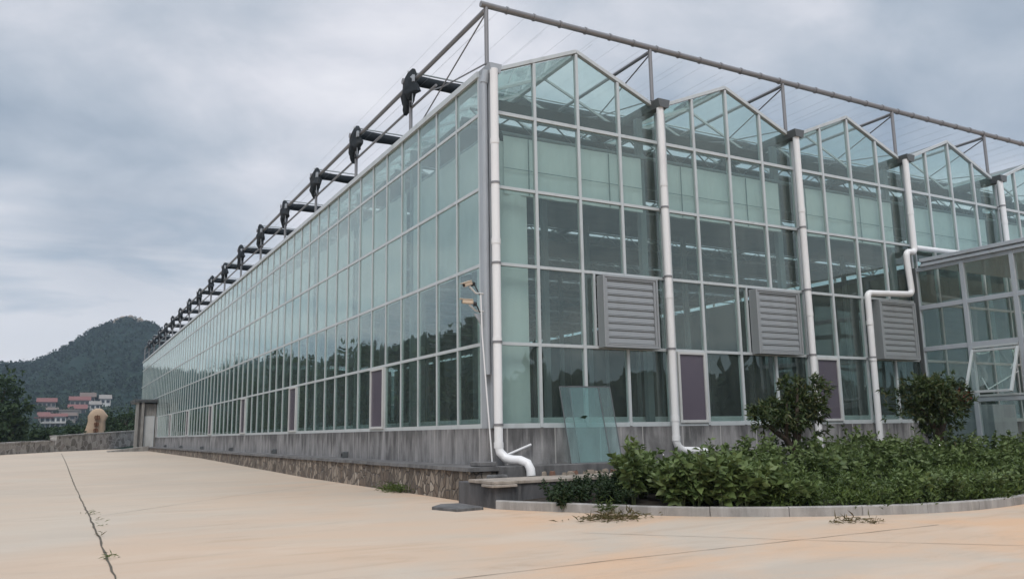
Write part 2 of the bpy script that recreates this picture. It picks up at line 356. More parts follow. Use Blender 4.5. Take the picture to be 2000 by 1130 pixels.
def leaf_mesh(name, P, L, Wd, mat, parent=None, out=None, droop=0.0, D=None):
    """one mesh of folded five-vertex leaves; P points, L lengths, Wd width ratio, D preferred directions"""
    P = np.asarray(P, float); n = len(P); L = np.broadcast_to(np.asarray(L, float), (n,))[:, None]
    d = rng.normal(size=(n,3)) if D is None else np.asarray(D, float) + rng.normal(size=(n,3))*0.35
    d[:,2] -= droop; d /= np.linalg.norm(d, axis=1, keepdims=True)
    a = np.cross(d, rng.normal(size=(n,3)) + np.array([0,0,1.2])); a /= np.linalg.norm(a, axis=1, keepdims=True)+1e-9
    up = np.cross(a, d)
    V = np.stack([P, P+d*L*.45+a*L*Wd*.5+up*L*.06, P+d*L*.5-up*L*.04, P+d*L*.45-a*L*Wd*.5+up*L*.06, P+d*L-up*L*.12], 1).reshape(-1,3)
    base = (np.arange(n)*5)[:,None]
    F = np.concatenate([base+np.array([[0,2,1]]), base+np.array([[0,3,2]]), base+np.array([[1,2,4]]), base+np.array([[2,3,4]])], 1).reshape(-1)
    me = bpy.data.meshes.new(name); me.vertices.add(len(V)); me.vertices.foreach_set('co', V.ravel())
    me.loops.add(len(F)); me.loops.foreach_set('vertex_index', F.astype(np.int32))
    nf = len(F)//3; me.polygons.add(nf); me.polygons.foreach_set('loop_start', np.arange(nf, dtype=np.int32)*3)
    me.update(calc_edges=True); me.validate(); me.materials.append(mat)
    o = bpy.data.objects.new(name, me); COL.objects.link(o)
    if parent: par(o, parent)
    return o
def clumps(c, r, k, n, spread=0.28, shell=0.55):
    """n points gathered in k clumps spread through an ellipsoid"""
    c = np.array(c, float); r = np.array(r, float)
    u = rng.normal(size=(k,3)); u /= np.linalg.norm(u, axis=1, keepdims=True)
    cc = u * (shell + (1-shell)*rng.random((k,1)))**0.7
    i = rng.integers(0, k, n)
    return c + (cc[i] + rng.normal(size=(n,3))*spread*(0.6+0.8*rng.random((k,1)))[i])*r
def gz(y):
    return float(np.interp(y, [-60,-14,-1.7,10,28,55,75], [-1.6,-1.5,-1.25,-1.24,-1.06,-.98,-1.0]))

# ------------------------------------------------------------------ ground and terrain
ys = [-120,-60,-30,-20,-14,-10,-6,-4,-1.7,2,6,10,16,22,28,36,44,52,60,70,82,95]
xs = [-160,-60,-30,-14,-8,-4,0,6,14,30,70,160]
mb = MB(); mb.v = [(x,y,gz(y)) for y in ys for x in xs]; nx = len(xs)
mb.f = [(j*nx+i, j*nx+i+1, (j+1)*nx+i+1, (j+1)*nx+i) for j in range(len(ys)-1) for i in range(nx-1)]
tag(mb.build('yard_ground', M['ground']), kind='structure')
def joint(name, pts, w, jag):
    mb = MB(); top = []
    P = [Vector((x,y,0)) for x,y in pts]; Q = []
    for a, b in zip(P, P[1:]):
        k = max(2, int((b-a).length/0.25)); Q += [a.lerp(b, i/k) for i in range(k)]
    Q.append(P[-1])
    for i, q in enumerate(Q):
        t = (Q[min(i+1,len(Q)-1)]-Q[max(i-1,0)]).normalized(); s = Vector((-t.y,t.x,0))
        o = s*random.uniform(-jag,jag); ww = w*random.uniform(0.5,1.3)
        z = gz(q.y)+0.005
        top += [(*(q+o+s*ww/2).xy, z), (*(q+o-s*ww/2).xy, z)]
    mb.add(top, [(2*i,2*i+1,2*i+3,2*i+2) for i in range(len(Q)-1)])
    return tag(mb.build(name, M['joint']), kind='structure')
joint('expansion_joint', [(-6.22,-9),(-6.24,-4.5),(-6.24,1.3),(-6.23,18),(-6.2,51)], 0.024, 0.010)
joint('expansion_joint', [(-6.1,1.0),(-3.08,4.58),(-0.75,6.6)], 0.012, 0.006)
joint('expansion_joint', [(-1.2,-4.6),(0.6,-6.4),(3.5,-9)], 0.010, 0.006)
joint('expansion_joint', [(-5,-6.5),(-1.96,-6.35),(3,-6.32)], 0.012, 0.006)

def terr(x, y):
    b = float(np.interp(y, [60,80,200,380,430,480], [-1.6,-0.6,2.5,5.0,13.0,18.0]))
    sx = x*700.0/max(y,420)
    sil = float(np.interp(sx, [-500,-220,-120,-60,-25,-2,15,34,43,62,82,150,300,600], [36,42,46,51,55.5,68,81,90,89.7,83,67,60,48,40]))
    k = min(1,max(0,(y-440)/260)); k = k*k*(3-2*k)
    h = b*(1-k) + sil*k if y < 700 else sil*max(0.2, 1-(y-700)/500)
    sec = float(np.interp(x, [-100,-8,6,16,35,80,200], [8,18,27,31,35,38,30]))
    q = math.exp(-((y-540)/45.0)**2)
    h = max(h, h*(1-q)+sec*q)
    if y > 430: h += (noise.noise(Vector((x*0.03,y*0.03,0)))*5 + noise.noise(Vector((x*0.1,y*0.1,3)))*2)*min(1,(y-430)/150)
    # the ridge west of the yard
    d = -x - 55
    if d > -5 and y < 460:
        k = min(1, (d+5)/35); k = k*k*(3-2*k)
        h = max(h, b + k*(0.088*math.hypot(x-6.8, y+13)*min(1, 260/max(1,math.hypot(x-6.8,y+13))))*(1+0.22*noise.noise(Vector((y*0.02,x*0.004,0)))) * min(1,max(0,(y+140)/80)))
    return h
gx = np.concatenate([np.arange(-420,-100,14), np.arange(-100,140,6), np.arange(140,460,16)]); gy = np.concatenate([np.arange(64,400,10), np.arange(400,760,7), np.arange(760,1100,30)])
mb = MB(); mb.v = [(x,y,terr(x,y)) for y in gy for x in gx]; nx = len(gx)
mb.f = [(j*nx+i, j*nx+i+1, (j+1)*nx+i+1, (j+1)*nx+i) for j in range(len(gy)-1) for i in range(nx-1)]
tag(mb.build('hillside', M['hill'], smooth=True), kind='structure')
gy2 = np.arange(-160,70,10); gx2 = np.arange(-300,-30,10)
mb = MB(); mb.v = [(x,y,max(terr(x,max(y,61)), terr(x,y)) if x < -40 else -1.7) for y in gy2 for x in gx2]; nx = len(gx2)
mb.f = [(j*nx+i, j*nx+i+1, (j+1)*nx+i+1, (j+1)*nx+i) for j in range(len(gy2)-1) for i in range(nx-1)]
tag(mb.build('ridge_ground', M['scrub'], smooth=True), kind='structure')

for i,(x,y) in enumerate([(40,683),(46,680),(36,688),(52,676),(30,660),(44,668)]):
    z = terr(x,y); m = MB(); n_ = 9; V = []
    for k,(f,h) in enumerate(((1.0,-1.5),(.9,1.0),(.5,2.0))):
        for a in range(n_):
            th = a/n_*6.283; q = 1+.35*noise.noise(Vector((math.cos(th)*2+i,math.sin(th)*2,k*.7))); V.append((x+math.cos(th)*f*q*(2.2+i%3), y+math.sin(th)*f*q*2.0, z+h+.8))
    F = [(k*n_+a,k*n_+(a+1)%n_,(k+1)*n_+(a+1)%n_,(k+1)*n_+a) for k in range(2) for a in range(n_)] + [tuple(2*n_+a for a in range(n_))]
    tag(m.add(V,F).build('rock_outcrop', M['pale_rubble']), kind='structure')
def wood(name, pts, sizes, mat, k=26):
    P = []; Ls = []
    for (p, s) in zip(pts, sizes):
        u = rng.normal(size=(k,3)); u /= np.linalg.norm(u, axis=1, keepdims=True); u[:,2] = np.abs(u[:,2])*1.1
        P.append(np.array(p) + u*np.array([s*.55,s*.55,s*.75])*(0.6+0.45*rng.random((k,1)))); Ls += [s*0.42]*k
    o = leaf_mesh(name, np.concatenate(P), Ls, 0.8, mat)
    return tag(o, kind='stuff')
pts = []; sz = []
for _ in range(5200):
    y = random.uniform(455,730); x = random.uniform(-150,170)*(y/700)
    pts.append((x,y,terr(x,y)-0.8)); sz.append(random.uniform(2.2,5.0))
o = wood('hill_wood', pts, sz, M['leaf_hill'], 18); tag(o, 'dark green woods covering the distant hill', 'woods')
pts = []; sz = []
for _ in range(900):
    y = random.uniform(100,440); x = random.uniform(-45,45)*(y/260)+4*0
    if -16 < x < 20 and 365 < y < 452: continue
    pts.append((x,y,terr(x,y)-0.5)); sz.append(random.uniform(2.0,4.2)*(0.7 if y > 330 else 1.0)*(0.33 if -14 < x < 4 and y > 140 or -12 < x < -2.5 else 1.0))
for (x0_, x1_, y_) in ((-16,-11,376),(-1.5,4,374),(-5,-1,390),(3,9,398),(-9,-5,410),(6,13,418),(-14,-10,432),(-6,-1,436),(9,20,440),(-3,0,420),(17.5,26,432),(12,18,425),(-26,-15,400)):
    for _ in range(7):
        x = random.uniform(x0_,x1_); y = y_+random.uniform(-4,4); pts.append((x,y,terr(x,y)+random.uniform(-.5,.8))); sz.append(random.uniform(1.6,3.4))
o = wood('valley_wood', pts, sz, M['leaf_wood'], 30); tag(o, 'low scrub and trees between the stone wall and the village', 'woods')
pts = []; sz = []
for i in range(800):
    y = random.uniform(-120,430); d = random.uniform(52,150); x = -d
    pts.append((x,y,max(terr(x,max(y,61)),terr(x,y))-0.5)); sz.append(random.uniform(3,6.5))
o = wood('ridge_wood', pts, sz, M['leaf_wood'], 40); tag(o, 'wooded ridge west of the yard mirrored in the long glass wall', 'woods')
pts = []; sz = []
for i in range(480):
    x = random.uniform(-70,130); y = random.uniform(-86,-66)
    pts.append((x,y,-2.2+random.choice((0,0,2.4,4.0)))); sz.append(random.uniform(4.5,7.5))
o = wood('tree_belt', pts, sz, M['leaf_wood'], 60); tag(o, 'belt of trees across the yard mirrored in the gable glass', 'woods')

# ------------------------------------------------------------------ greenhouse
ZT = [0.0, 1.471, 2.933, 4.396, 5.857]; ZE = 6.65; ZR = 7.45
NB, NL = 6, 17                       # roof bays across, facade bays along
LEN = 0.26 + 4*NL; WID = 4*NB; XW = -0.067
gh = empty('greenhouse', (0,0,-0.68), 'long multi-ridge glass greenhouse with pale metal frames on a grey concrete plinth', 'greenhouse')
mb = MB(); mb.box(XW-0.02,0.22,0.0,LEN,-0.72,-0.035); mb.box(0.22,WID,-0.03,0.22,-0.72,-0.035)
mb.box(WID-0.2,WID+0.02,0.22,LEN,-0.72,-0.035); mb.box(0.22,WID-0.2,LEN-0.2,LEN,-0.72,-0.035)
mb.build('plinth_wall', M['plinth'], gh)
mb = MB().box(0.23,WID-0.21,0.23,LEN-0.21,-0.75,-0.62); mb.build('floor', M['floor_in'], gh)
def roof_z(x):
    k = x % 4.0; return ZE + (ZR-ZE)*(1-abs(k-2)/2)
mb = MB(); mb.box(-0.02,0.16,-0.045,0.10,-0.035,6.72); mb.box(-0.085,-0.012,0.04,0.25,-0.035,6.62)
mb.tube([(-0.105,-0.03,0.9),(-0.105,-0.03,6.5)], 0.062, 14); mb.tube([(-0.105,-0.03,6.38),(-0.06,-0.06,6.62)], 0.075, 14)
mb.build('corner_post', M['alu_grey'], gh)

def pane(mb, p0, p1, p2, p3, nrm, th=0.006, tilt=0.0022):
    """a thin glass box on four corners, each pane seated a touch differently"""
    n = Vector(nrm); c = [Vector(p) for p in (p0,p1,p2,p3)]
    mid = sum(c, Vector())/4; e1 = (c[1]-c[0]).normalized(); e2 = n.cross(e1)
    a, b = random.gauss(0,tilt), random.gauss(0,tilt)
    c = [q + n*((q-mid).dot(e1)*a + (q-mid).dot(e2)*b) for q in c]
    mb.prism(c, n*th); return mb
NV, VENTS_G = {}, (1, 2, 4)
FR = 0.06
def gable_bay(b):
    x0 = 4.0*b; m = MB(); xs = [x0+1.0, x0+2.0, x0+3.01, x0+4.02]; left = x0+0.16 if b == 0 else x0+0.02
    for x in xs:
        top = roof_z(x)-0.03 if x < x0+3.9 else ZE-0.12
        m.box(x-FR/2, x+FR/2, -0.04, 0.05, -0.03, top)
    if b: m.box(x0+0.20-0.02, x0+0.20+0.02, -0.035, 0.04, -0.03, ZE-0.1)
    for z, h in zip(ZT, (0.085,0.06,0.06,0.06,0.07)):
        e = [left] + [v for x in xs for v in (x-FR/2, x+FR/2)]
        for i in range(0, 8, 2): m.box(e[i], e[i+1], -0.032, 0.044, z-h/2, z+h/2)
    m.beam((x0+0.06,0.0,ZE+0.02),(x0+2.0,0.0,ZR+0.03),0.10,0.075); m.beam((x0+2.0,0.0,ZR+0.03),(x0+3.94,0.0,ZE+0.02),0.10,0.075)
    fr = m.build('window_frame', M['alu'], gh, bevel=0.004)
    tag(fr, 'pale frame of the %s gable bay' % ORD[b])
    e = [left] + [v for x in xs for v in (x-FR/2, x+FR/2)]
    for c in range(4):
        xa, xb = e[2*c], e[2*c+1]
        for r in range(4):
            if r == 0 and b in (1,2) and c == 0: continue
            za = ZT[r] + (0.0425 if r == 0 else 0.03); zb = ZT[r+1]-0.03
            if r == 1 and c in (2,3) and b in FANS: 
                continue
            pane(MB(), (xa,0,za),(xb,0,za),(xb,0,zb),(xa,0,zb),(0,1,0)).build('glass_pane', M['glass'], fr)
        za = ZT[4]+0.035
        pane(MB(), (xa,0,za),(xb,0,za),(xb,0,roof_z(xb)-0.05 if xb < x0+3.9 else ZE-0.05),(xa,0,roof_z(xa)-0.05),(0,1,0)).build('glass_pane', M['glass'], fr)
    if b in FANS:                     # glass left around the shutter
        m2 = MB().box(x0+2.26-0.02, x0+2.26+0.025, -0.035, 0.04, ZT[1]+0.03, ZT[2]-0.03)
        m2.build('mullion', M['alu'], fr)
        pane(MB(), (x0+2.03,0,ZT[1]+.03),(x0+2.24,0,ZT[1]+.03),(x0+2.24,0,ZT[2]-.03),(x0+2.03,0,ZT[2]-.03),(0,1,0)).build('glass_pane', M['glass'], fr)
        pane(MB(), (x0+3.66,0,ZT[1]+.03),(x0+3.99,0,ZT[1]+.03),(x0+3.99,0,ZT[2]-.03),(x0+3.66,0,ZT[2]-.03),(0,1,0)).build('glass_pane', M['glass'], fr)
FANS = (0,1,2)
for b in range(NB): gable_bay(b)

def screen_window(o3, ax, w, h, label):
    """framed insect screen: o3 lower corner on the facade, ax 0 along x, 1 along y"""
    def bx(m, a0, a1, d0, d1, z0, z1):
        if ax == 0: m.box(o3[0]+a0, o3[0]+a1, o3[1]+d0, o3[1]+d1, o3[2]+z0, o3[2]+z1)
        else: m.box(o3[0]+d0, o3[0]+d1, o3[1]+a0, o3[1]+a1, o3[2]+z0, o3[2]+z1)
    m = MB(); t = 0.055
    bx(m,0,t,-0.06,0.02,0,h); bx(m,w-t,w,-0.06,0.02,0,h); bx(m,t,w-t,-0.06,0.02,0,t); bx(m,t,w-t,-0.06,0.02,h-t,h)
    s = MB(); bx(s,t,w-t,-0.028,-0.018,t,h-t)
    p = s.build('screen_window', M['screen'], gh); tag(p, label)
    m.build('frame', M['door_white'], p, bevel=0.004)
for b in (1, 2): screen_window((4*b+0.23, 0.0, 0.02), 0, 0.74, 1.43, 'purple screened vent window in the %s gable bay' % ORD[b])

VENT_K = (5, 13, 21, 29, 37, 45, 53, 61)
for j in range(NL):
    m = MB(); y0 = 0.26 + 4*j
    for c in range(4):
        y = y0 + c; m.box(XW-0.02, XW+0.05, y-0.023, y+0.023, -0.03, 6.60)
    ee = [v for c in range(4) for v in (y0+c+.023, y0+c+1-.023)]
    for z, h in zip(ZT, (0.085,0.06,0.06,0.06,0.06)):
        for i in range(0, 8, 2): m.box(XW-0.017, XW+0.044, ee[i], ee[i+1], z-h/2, z+h/2)
    m.box(XW-0.055, XW+0.07, y0-FR/2, y0+4-FR/2, 6.60, 6.72)
    fr = m.build('facade_frame', M['alu'], gh)
    g = MB()
    for c in range(4):
        ya, yb = y0+c+.023, y0+c+1-.023
        for r in range(5):
            if r == 0 and (4*j+c) in VENT_K: continue
            za = ZT[r]+(0.0425 if r == 0 else 0.03); zb = (ZT[r+1]-0.03) if r < 4 else 6.60
            pane(g, (XW,yb,za),(XW,ya,za),(XW,ya,zb),(XW,yb,zb),(1,0,0))
    g.build('glass_panes', M['facade_glass'], fr)
for i, k in enumerate(VENT_K):
    screen_window((XW, 0.26+k+0.045, 0.02), 1, 0.91, 1.43, 'purple screened vent window, %s of the row along the long facade' % ORD[i])
# far and right-hand walls, plain glazing
m = MB(); g = MB()
for k in range(0, NL*4, 2):
    y = 0.26+k; m.box(WID-0.05, WID+0.04, y-FR/2, y+FR/2, -0.03, 6.6)
for z in ZT: m.box(WID-0.04, WID+0.03, 0.3, LEN, z-.03, z+.03)
for k in range(1, NB*4):
    m.box(k-FR/2, k+FR/2, LEN-0.05, LEN+0.04, -0.03, roof_z(k)-.03)
for z in ZT: m.box(0.05, WID-0.06, LEN-0.04, LEN+0.03, z-.03, z+.03)
for b in range(NB):
    m.beam((4*b+0.06,LEN,ZE+0.02),(4*b+2.0,LEN,ZR+0.03),0.1,0.07); m.beam((4*b+2.0,LEN,ZR+0.03),(4*b+3.94,LEN,ZE+0.02),0.1,0.07)
m.box(WID-0.06, WID+0.05, 0.1, LEN, 6.60, 6.72)
fr = m.build('rear_frame', M['alu'], gh)
pane(g, (WID,0.3,0.04),(WID,LEN,0.04),(WID,LEN,6.6),(WID,0.3,6.6),(-1,0,0), tilt=0); pane(g, (WID-.1,LEN,0.04),(0.1,LEN,0.04),(0.1,LEN,6.6),(WID-.1,LEN,6.6),(0,-1,0), tilt=0)
g.build('rear_glass', M['glass'], fr)
for k in range(8):
    MB().box(WID-0.30, WID-0.14, 0.6+8.4*k, 0.6+8.4*k+8.3, -0.62, 6.3).build('light_block_panel', M['light_block'], gh)  # dark panels added inside the right wall to block daylight behind
for k in range(NB):
    MB().box(0.4+3.85*k, 0.4+3.85*k+3.8, LEN-0.32, LEN-0.18, -0.62, 6.3).build('light_block_panel', M['light_block'], gh)  # more added blockers, inside the far wall
# roofs
for b in range(NB):
    for s in (0, 1):
        xa, xb = (4*b+0.14, 4*b+1.98) if s == 0 else (4*b+3.86, 4*b+2.02)
        za, zb = ZE+0.0, ZR-0.02
        nrm = Vector((-(zb-za), 0, xb-xa)); nrm = nrm.normalized() if nrm.z > 0 else -nrm.normalized()
        g = MB(); p = [(xa,0.06,za),(xb,0.06,zb),(xb,LEN-0.06,zb),(xa,LEN-0.06,za)]
        g.prism(p, nrm*0.006)
        rf = g.build('roof_slope', M['roof_glass'], gh)
        m = MB()
        for k in range(1, int(LEN/1.0)):
            y = 0.26 + k; m.beam((xa,y,za-0.02),(xb,y,zb-0.02),0.035,0.05)
        m.build('glazing_bars', M['alu'], rf)
    MB().box(4*b+1.95,4*b+2.05,0.06,LEN-0.06,ZR-0.06,ZR+0.03).build('ridge_beam', M['alu'], gh)
for k in range(NB+1):
    x = 4*k; w = 0.155; ya = -0.29
    if k == 0: x = 0.05; w = 0.13; ya = -0.22
    m = MB(); prof = [(x-w,6.73),(x-w*0.75,6.56),(x+w*0.75,6.56),(x+w,6.73),(x+w-0.015,6.73),(x+w*0.75-0.015,6.58),(x-w*0.75+0.015,6.58),(x-w+0.015,6.73)]
    m.prism([(a,ya,z) for a,z in prof], (0,LEN-ya,0)); m.prism([(x-w,ya-0.01,6.73),(x-w*.75,ya-0.01,6.55),(x+w*.75,ya-0.01,6.55),(x+w,ya-0.01,6.73)], (0,0.012,0))
    m.build('gutter', M['dark_steel'] if k else M['alu_grey'], gh)
# frame and equipment inside
def col_mesh():
    return MB().box(-0.075,0.075,-0.06,0.06,-0.62,6.5)
c0 = None
for k in range(NB+1):
    for j in range(0, NL+1, 1 if k < 2 else 2):
        x = min(max(4*k-0.16, 0.28), WID-0.3); y = min(0.42 + 4*j, LEN-0.4)
        if c0 is None: c0 = col_mesh().build('column', M['in_steel'], gh); c = c0
        else:
            c = c0.copy(); COL.objects.link(c)
        c.location = (x, y, 0)
t0 = None
m = MB(); zt, zb_ = 6.47, 6.08
m.tube([(0.3,0,zt),(WID-0.3,0,zt)],0.03,6); m.tube([(0.3,0,zb_),(WID-0.3,0,zb_)],0.03,6)
n = int((WID-0.6)/0.5)
for i in range(n):
    xa = 0.3+i*0.5; m.tube([(xa,0,zb_ if i%2 else zt),(xa+0.5,0,zt if i%2 else zb_)],0.018,5)
for j in range(1, NL):
    if t0 is None: t0 = m.build('roof_truss', M['in_steel'], gh); t = t0
    else: t = t0.copy(); COL.objects.link(t)
    t.location.y = 4*j - 2.60
m_, t_, o_ = newmat('grey_ceiling_screen'); co_ = objco(t_)
df_ = t_.nodes.new('ShaderNodeBsdfDiffuse'); tl_ = t_.nodes.new('ShaderNodeBsdfTranslucent'); x_ = t_.nodes.new('ShaderNodeMixShader'); x_.inputs[0].default_value = 0.22
cc_ = ramp(t_, noise_n(t_, mapping(t_, co_, (0.4,1,1)), 0.8, 4), [(0.35,(0.10,0.12,0.122)),(0.65,(0.155,0.175,0.178))])
t_.links.new(cc_, df_.inputs[0]); t_.links.new(cc_, tl_.inputs[0]); t_.links.new(df_.outputs[0], x_.inputs[1]); t_.links.new(tl_.outputs[0], x_.inputs[2]); t_.links.new(x_.outputs[0], o_.inputs[0])
for j in range(NL-1):
    m = MB(); ya, yb = 4*j+2.12, 4*j+5.38
    rows_ = 5; P = []
    for i in range(rows_+1):
        y = ya + (yb-ya)*i/rows_; P.append((y, 6.50 - 0.04*math.sin(i/rows_*math.pi)))
    for i in range(rows_): m.prism([(0.45,P[i][0],P[i][1]),(WID-0.45,P[i][0],P[i][1]),(WID-0.45,P[i+1][0],P[i+1][1]),(0.45,P[i+1][0],P[i+1][1])], (0,0,0.004))
    m.tube([(0.45,ya,6.54),(WID-.45,ya,6.54)],0.04,6)
    m.build('ceiling_screen', m_, gh)
MB().box(0.45,WID-.45,0.72,1.38,6.46,6.465).build('ceiling_screen', m_, gh)
def cloth(name, p, q, z0, z1, amp, step=0.25, label=None):
    p = Vector((*p,0)); q = Vector((*q,0)); d = (q-p); L = d.length; d.normalize(); s = Vector((-d.y,d.x,0)); n = max(3,int(L/step)); m = MB(); V = []
    for i in range(n+1):
        b = p + d*L*i/n; o = amp*math.sin(i*1.7)+random.uniform(-amp,amp)*0.5
        for th in (0, 0.012):
            for z in (z0,z1): V.append((*(b+s*(o+th)).xy, z+random.uniform(-.01,.01)))
    F = []
    for i in range(n):
        a = 4*i; b = 4*(i+1); F += [(a,b,b+1,a+1),(a+2,a+3,b+3,b+2),(a+1,b+1,b+3,a+3),(a,a+2,b+2,b)]
    F += [(0,1,3,2),(4*n,4*n+2,4*n+3,4*n+1)]
    o = m.add(V,F).build(name, M['white_cloth'], gh); tag(o, label); return o
for b in range(NB): cloth('side_curtain', (4*b+0.42,0.20), (4*b+3.70,0.20), 4.36, 5.52, 0.012)
for j in range(NL): cloth('side_curtain', (0.19,4*j+0.62), (0.19,4*j+4.22), 2.98, 5.52, 0.012)
cloth('corner_curtain', (0.2,0.22), (0.92,0.22), -0.03, 5.4, 0.01, 0.18); cloth('corner_curtain', (0.13,0.28), (0.13,0.80), -0.03, 5.4, 0.01, 0.18)
m = MB(); m.tube([(0.4,0.27,5.58),(WID-.4,0.27,5.58)],0.045,8); m.tube([(0.25,0.3,5.58),(0.25,LEN-.4,5.58)],0.045,8); m.tube([(0.4,0.29,5.92),(WID-.4,0.29,5.92)],0.03,8)
m.tube([(0.4,0.165,4.86),(WID-.4,0.165,4.86)],0.007,5)
for i in range(int(WID/1.9)): m.tube([(0.95+1.9*i,0.168,4.37),(0.95+1.9*i,0.168,5.5)],0.011,5)
m.build('curtain_roller', M['in_steel'], gh)
MB().box(0.75,WID-.7,0.62,0.74,-0.62,0.16).build('inner_kerb', M['white_cloth'], gh); MB().box(0.62,0.74,0.62,LEN-1,-0.62,0.16).build('inner_kerb', M['white_cloth'], gh)
hp = None
for j in range(NL):
    if hp is None: hp = MB().tube([(0.36,0.42,-0.6),(0.36,0.42,6.4)],0.03,8).build('heating_pipe', M['in_steel'], gh); c = hp
    else: c = hp.copy(); COL.objects.link(c)
    c.location.y = 4*j
bt = None
for k in range(6):
    if bt is None:
        bt = empty('growing_bench', (0,0,-0.62), 'long low metal growing bench inside the greenhouse', 'bench', 'growing benches inside the greenhouse')
        m = MB().box(-0.8,0.8,2.0,LEN-6,-0.06,0.0); m.box(-0.83,-0.8,2.0,LEN-6,-0.08,0.08); m.box(0.8,0.83,2.0,LEN-6,-0.08,0.08); m.build('bench_top', M['bench'], bt)
        m = MB()
        for i in range(int((LEN-10)/3)):
            for sx in (-0.6,0.6): m.box(sx-.025,sx+.025,2.5+3*i-.025,2.5+3*i+.025,-0.62,-0.06)
        m.build('bench_legs', M['in_steel'], bt)
        leaf = clumps((0,LEN/2-2,0.12),(0.7,LEN/2-4,0.16),600,5000,0.06); leaf_mesh('seedlings', leaf, 0.16, 0.5, M['leaf_dark'], bt)
        o = bt
    else: o = copy_tree(bt)
    o.location.x = 4*k + 2.0

# ------------------------------------------------------------------ roof shade frame and curtains
sf = empty('roof_shade_structure', (0,0,6.6), 'steel pipe frame with wires standing over the greenhouse roof', 'frame')
YP = [0.08] + [4*j-0.07 for j in range(1, NL+1)]
p0 = MB().tube([(0,0,6.6),(0,0,8.02)],0.042,12).build('post', M['galv'], sf, True)
first = True
for j, y in enumerate(YP):
    if j == 0: continue
    c = p0 if first else p0.copy()
    if not first: COL.objects.link(c)
    first = False; c.location = (0.0, y, 0)
for k in range(NB+1):
    c = p0.copy(); COL.objects.link(c); c.location = (4*k+0.06, 0.16, 0.06)
m = MB().tube([(-0.06,0.16,8.10),(WID+.2,0.16,8.10)],0.062,12)
for i in range(int(WID*1.6)):
    x = 0.5 + i*0.62; m.tube([(x,0.16,8.10),(x+0.035,0.16,8.10)],0.078,12)
m.build('top_rail', M['galv'], sf, True)
for k in range(NB+1):
    MB().tube([(4*k+0.03,0.16,7.98),(4*k+0.03,LEN,7.98)],0.05 if k == 0 else 0.042,10).build('long_rail', M['galv'], sf, True)
    MB().tube([(4*k+0.06,0.2,7.93),(4*k+0.02,3.6,6.72)],0.017,6).build('brace', M['galv'], sf)
    MB().tube([(4*k+0.02,0.1,6.86),(4*k+0.12,2.3,7.28),(4*k+0.5,3.86,7.86)],0.016,6).build('stay_rod', M['galv'], sf)
MB().tube([(0.02,2.5,7.36),(0.02,LEN,7.36)],0.03,8).build('drive_shaft', M['galv'], sf, True)
for i in range(int(WID/0.6)):
    x = -0.15+i*0.6
    MB().tube([(x,0.16,8.17),(x,LEN,8.17)],0.0022,4,False).build('support_wire', M['alu_grey'], sf)
    if i % 2 == 0: MB().tube([(x+.3,0.16,7.84),(x+.3,LEN,7.84)],0.002,4,False).build('support_wire', M['alu_grey'], sf)

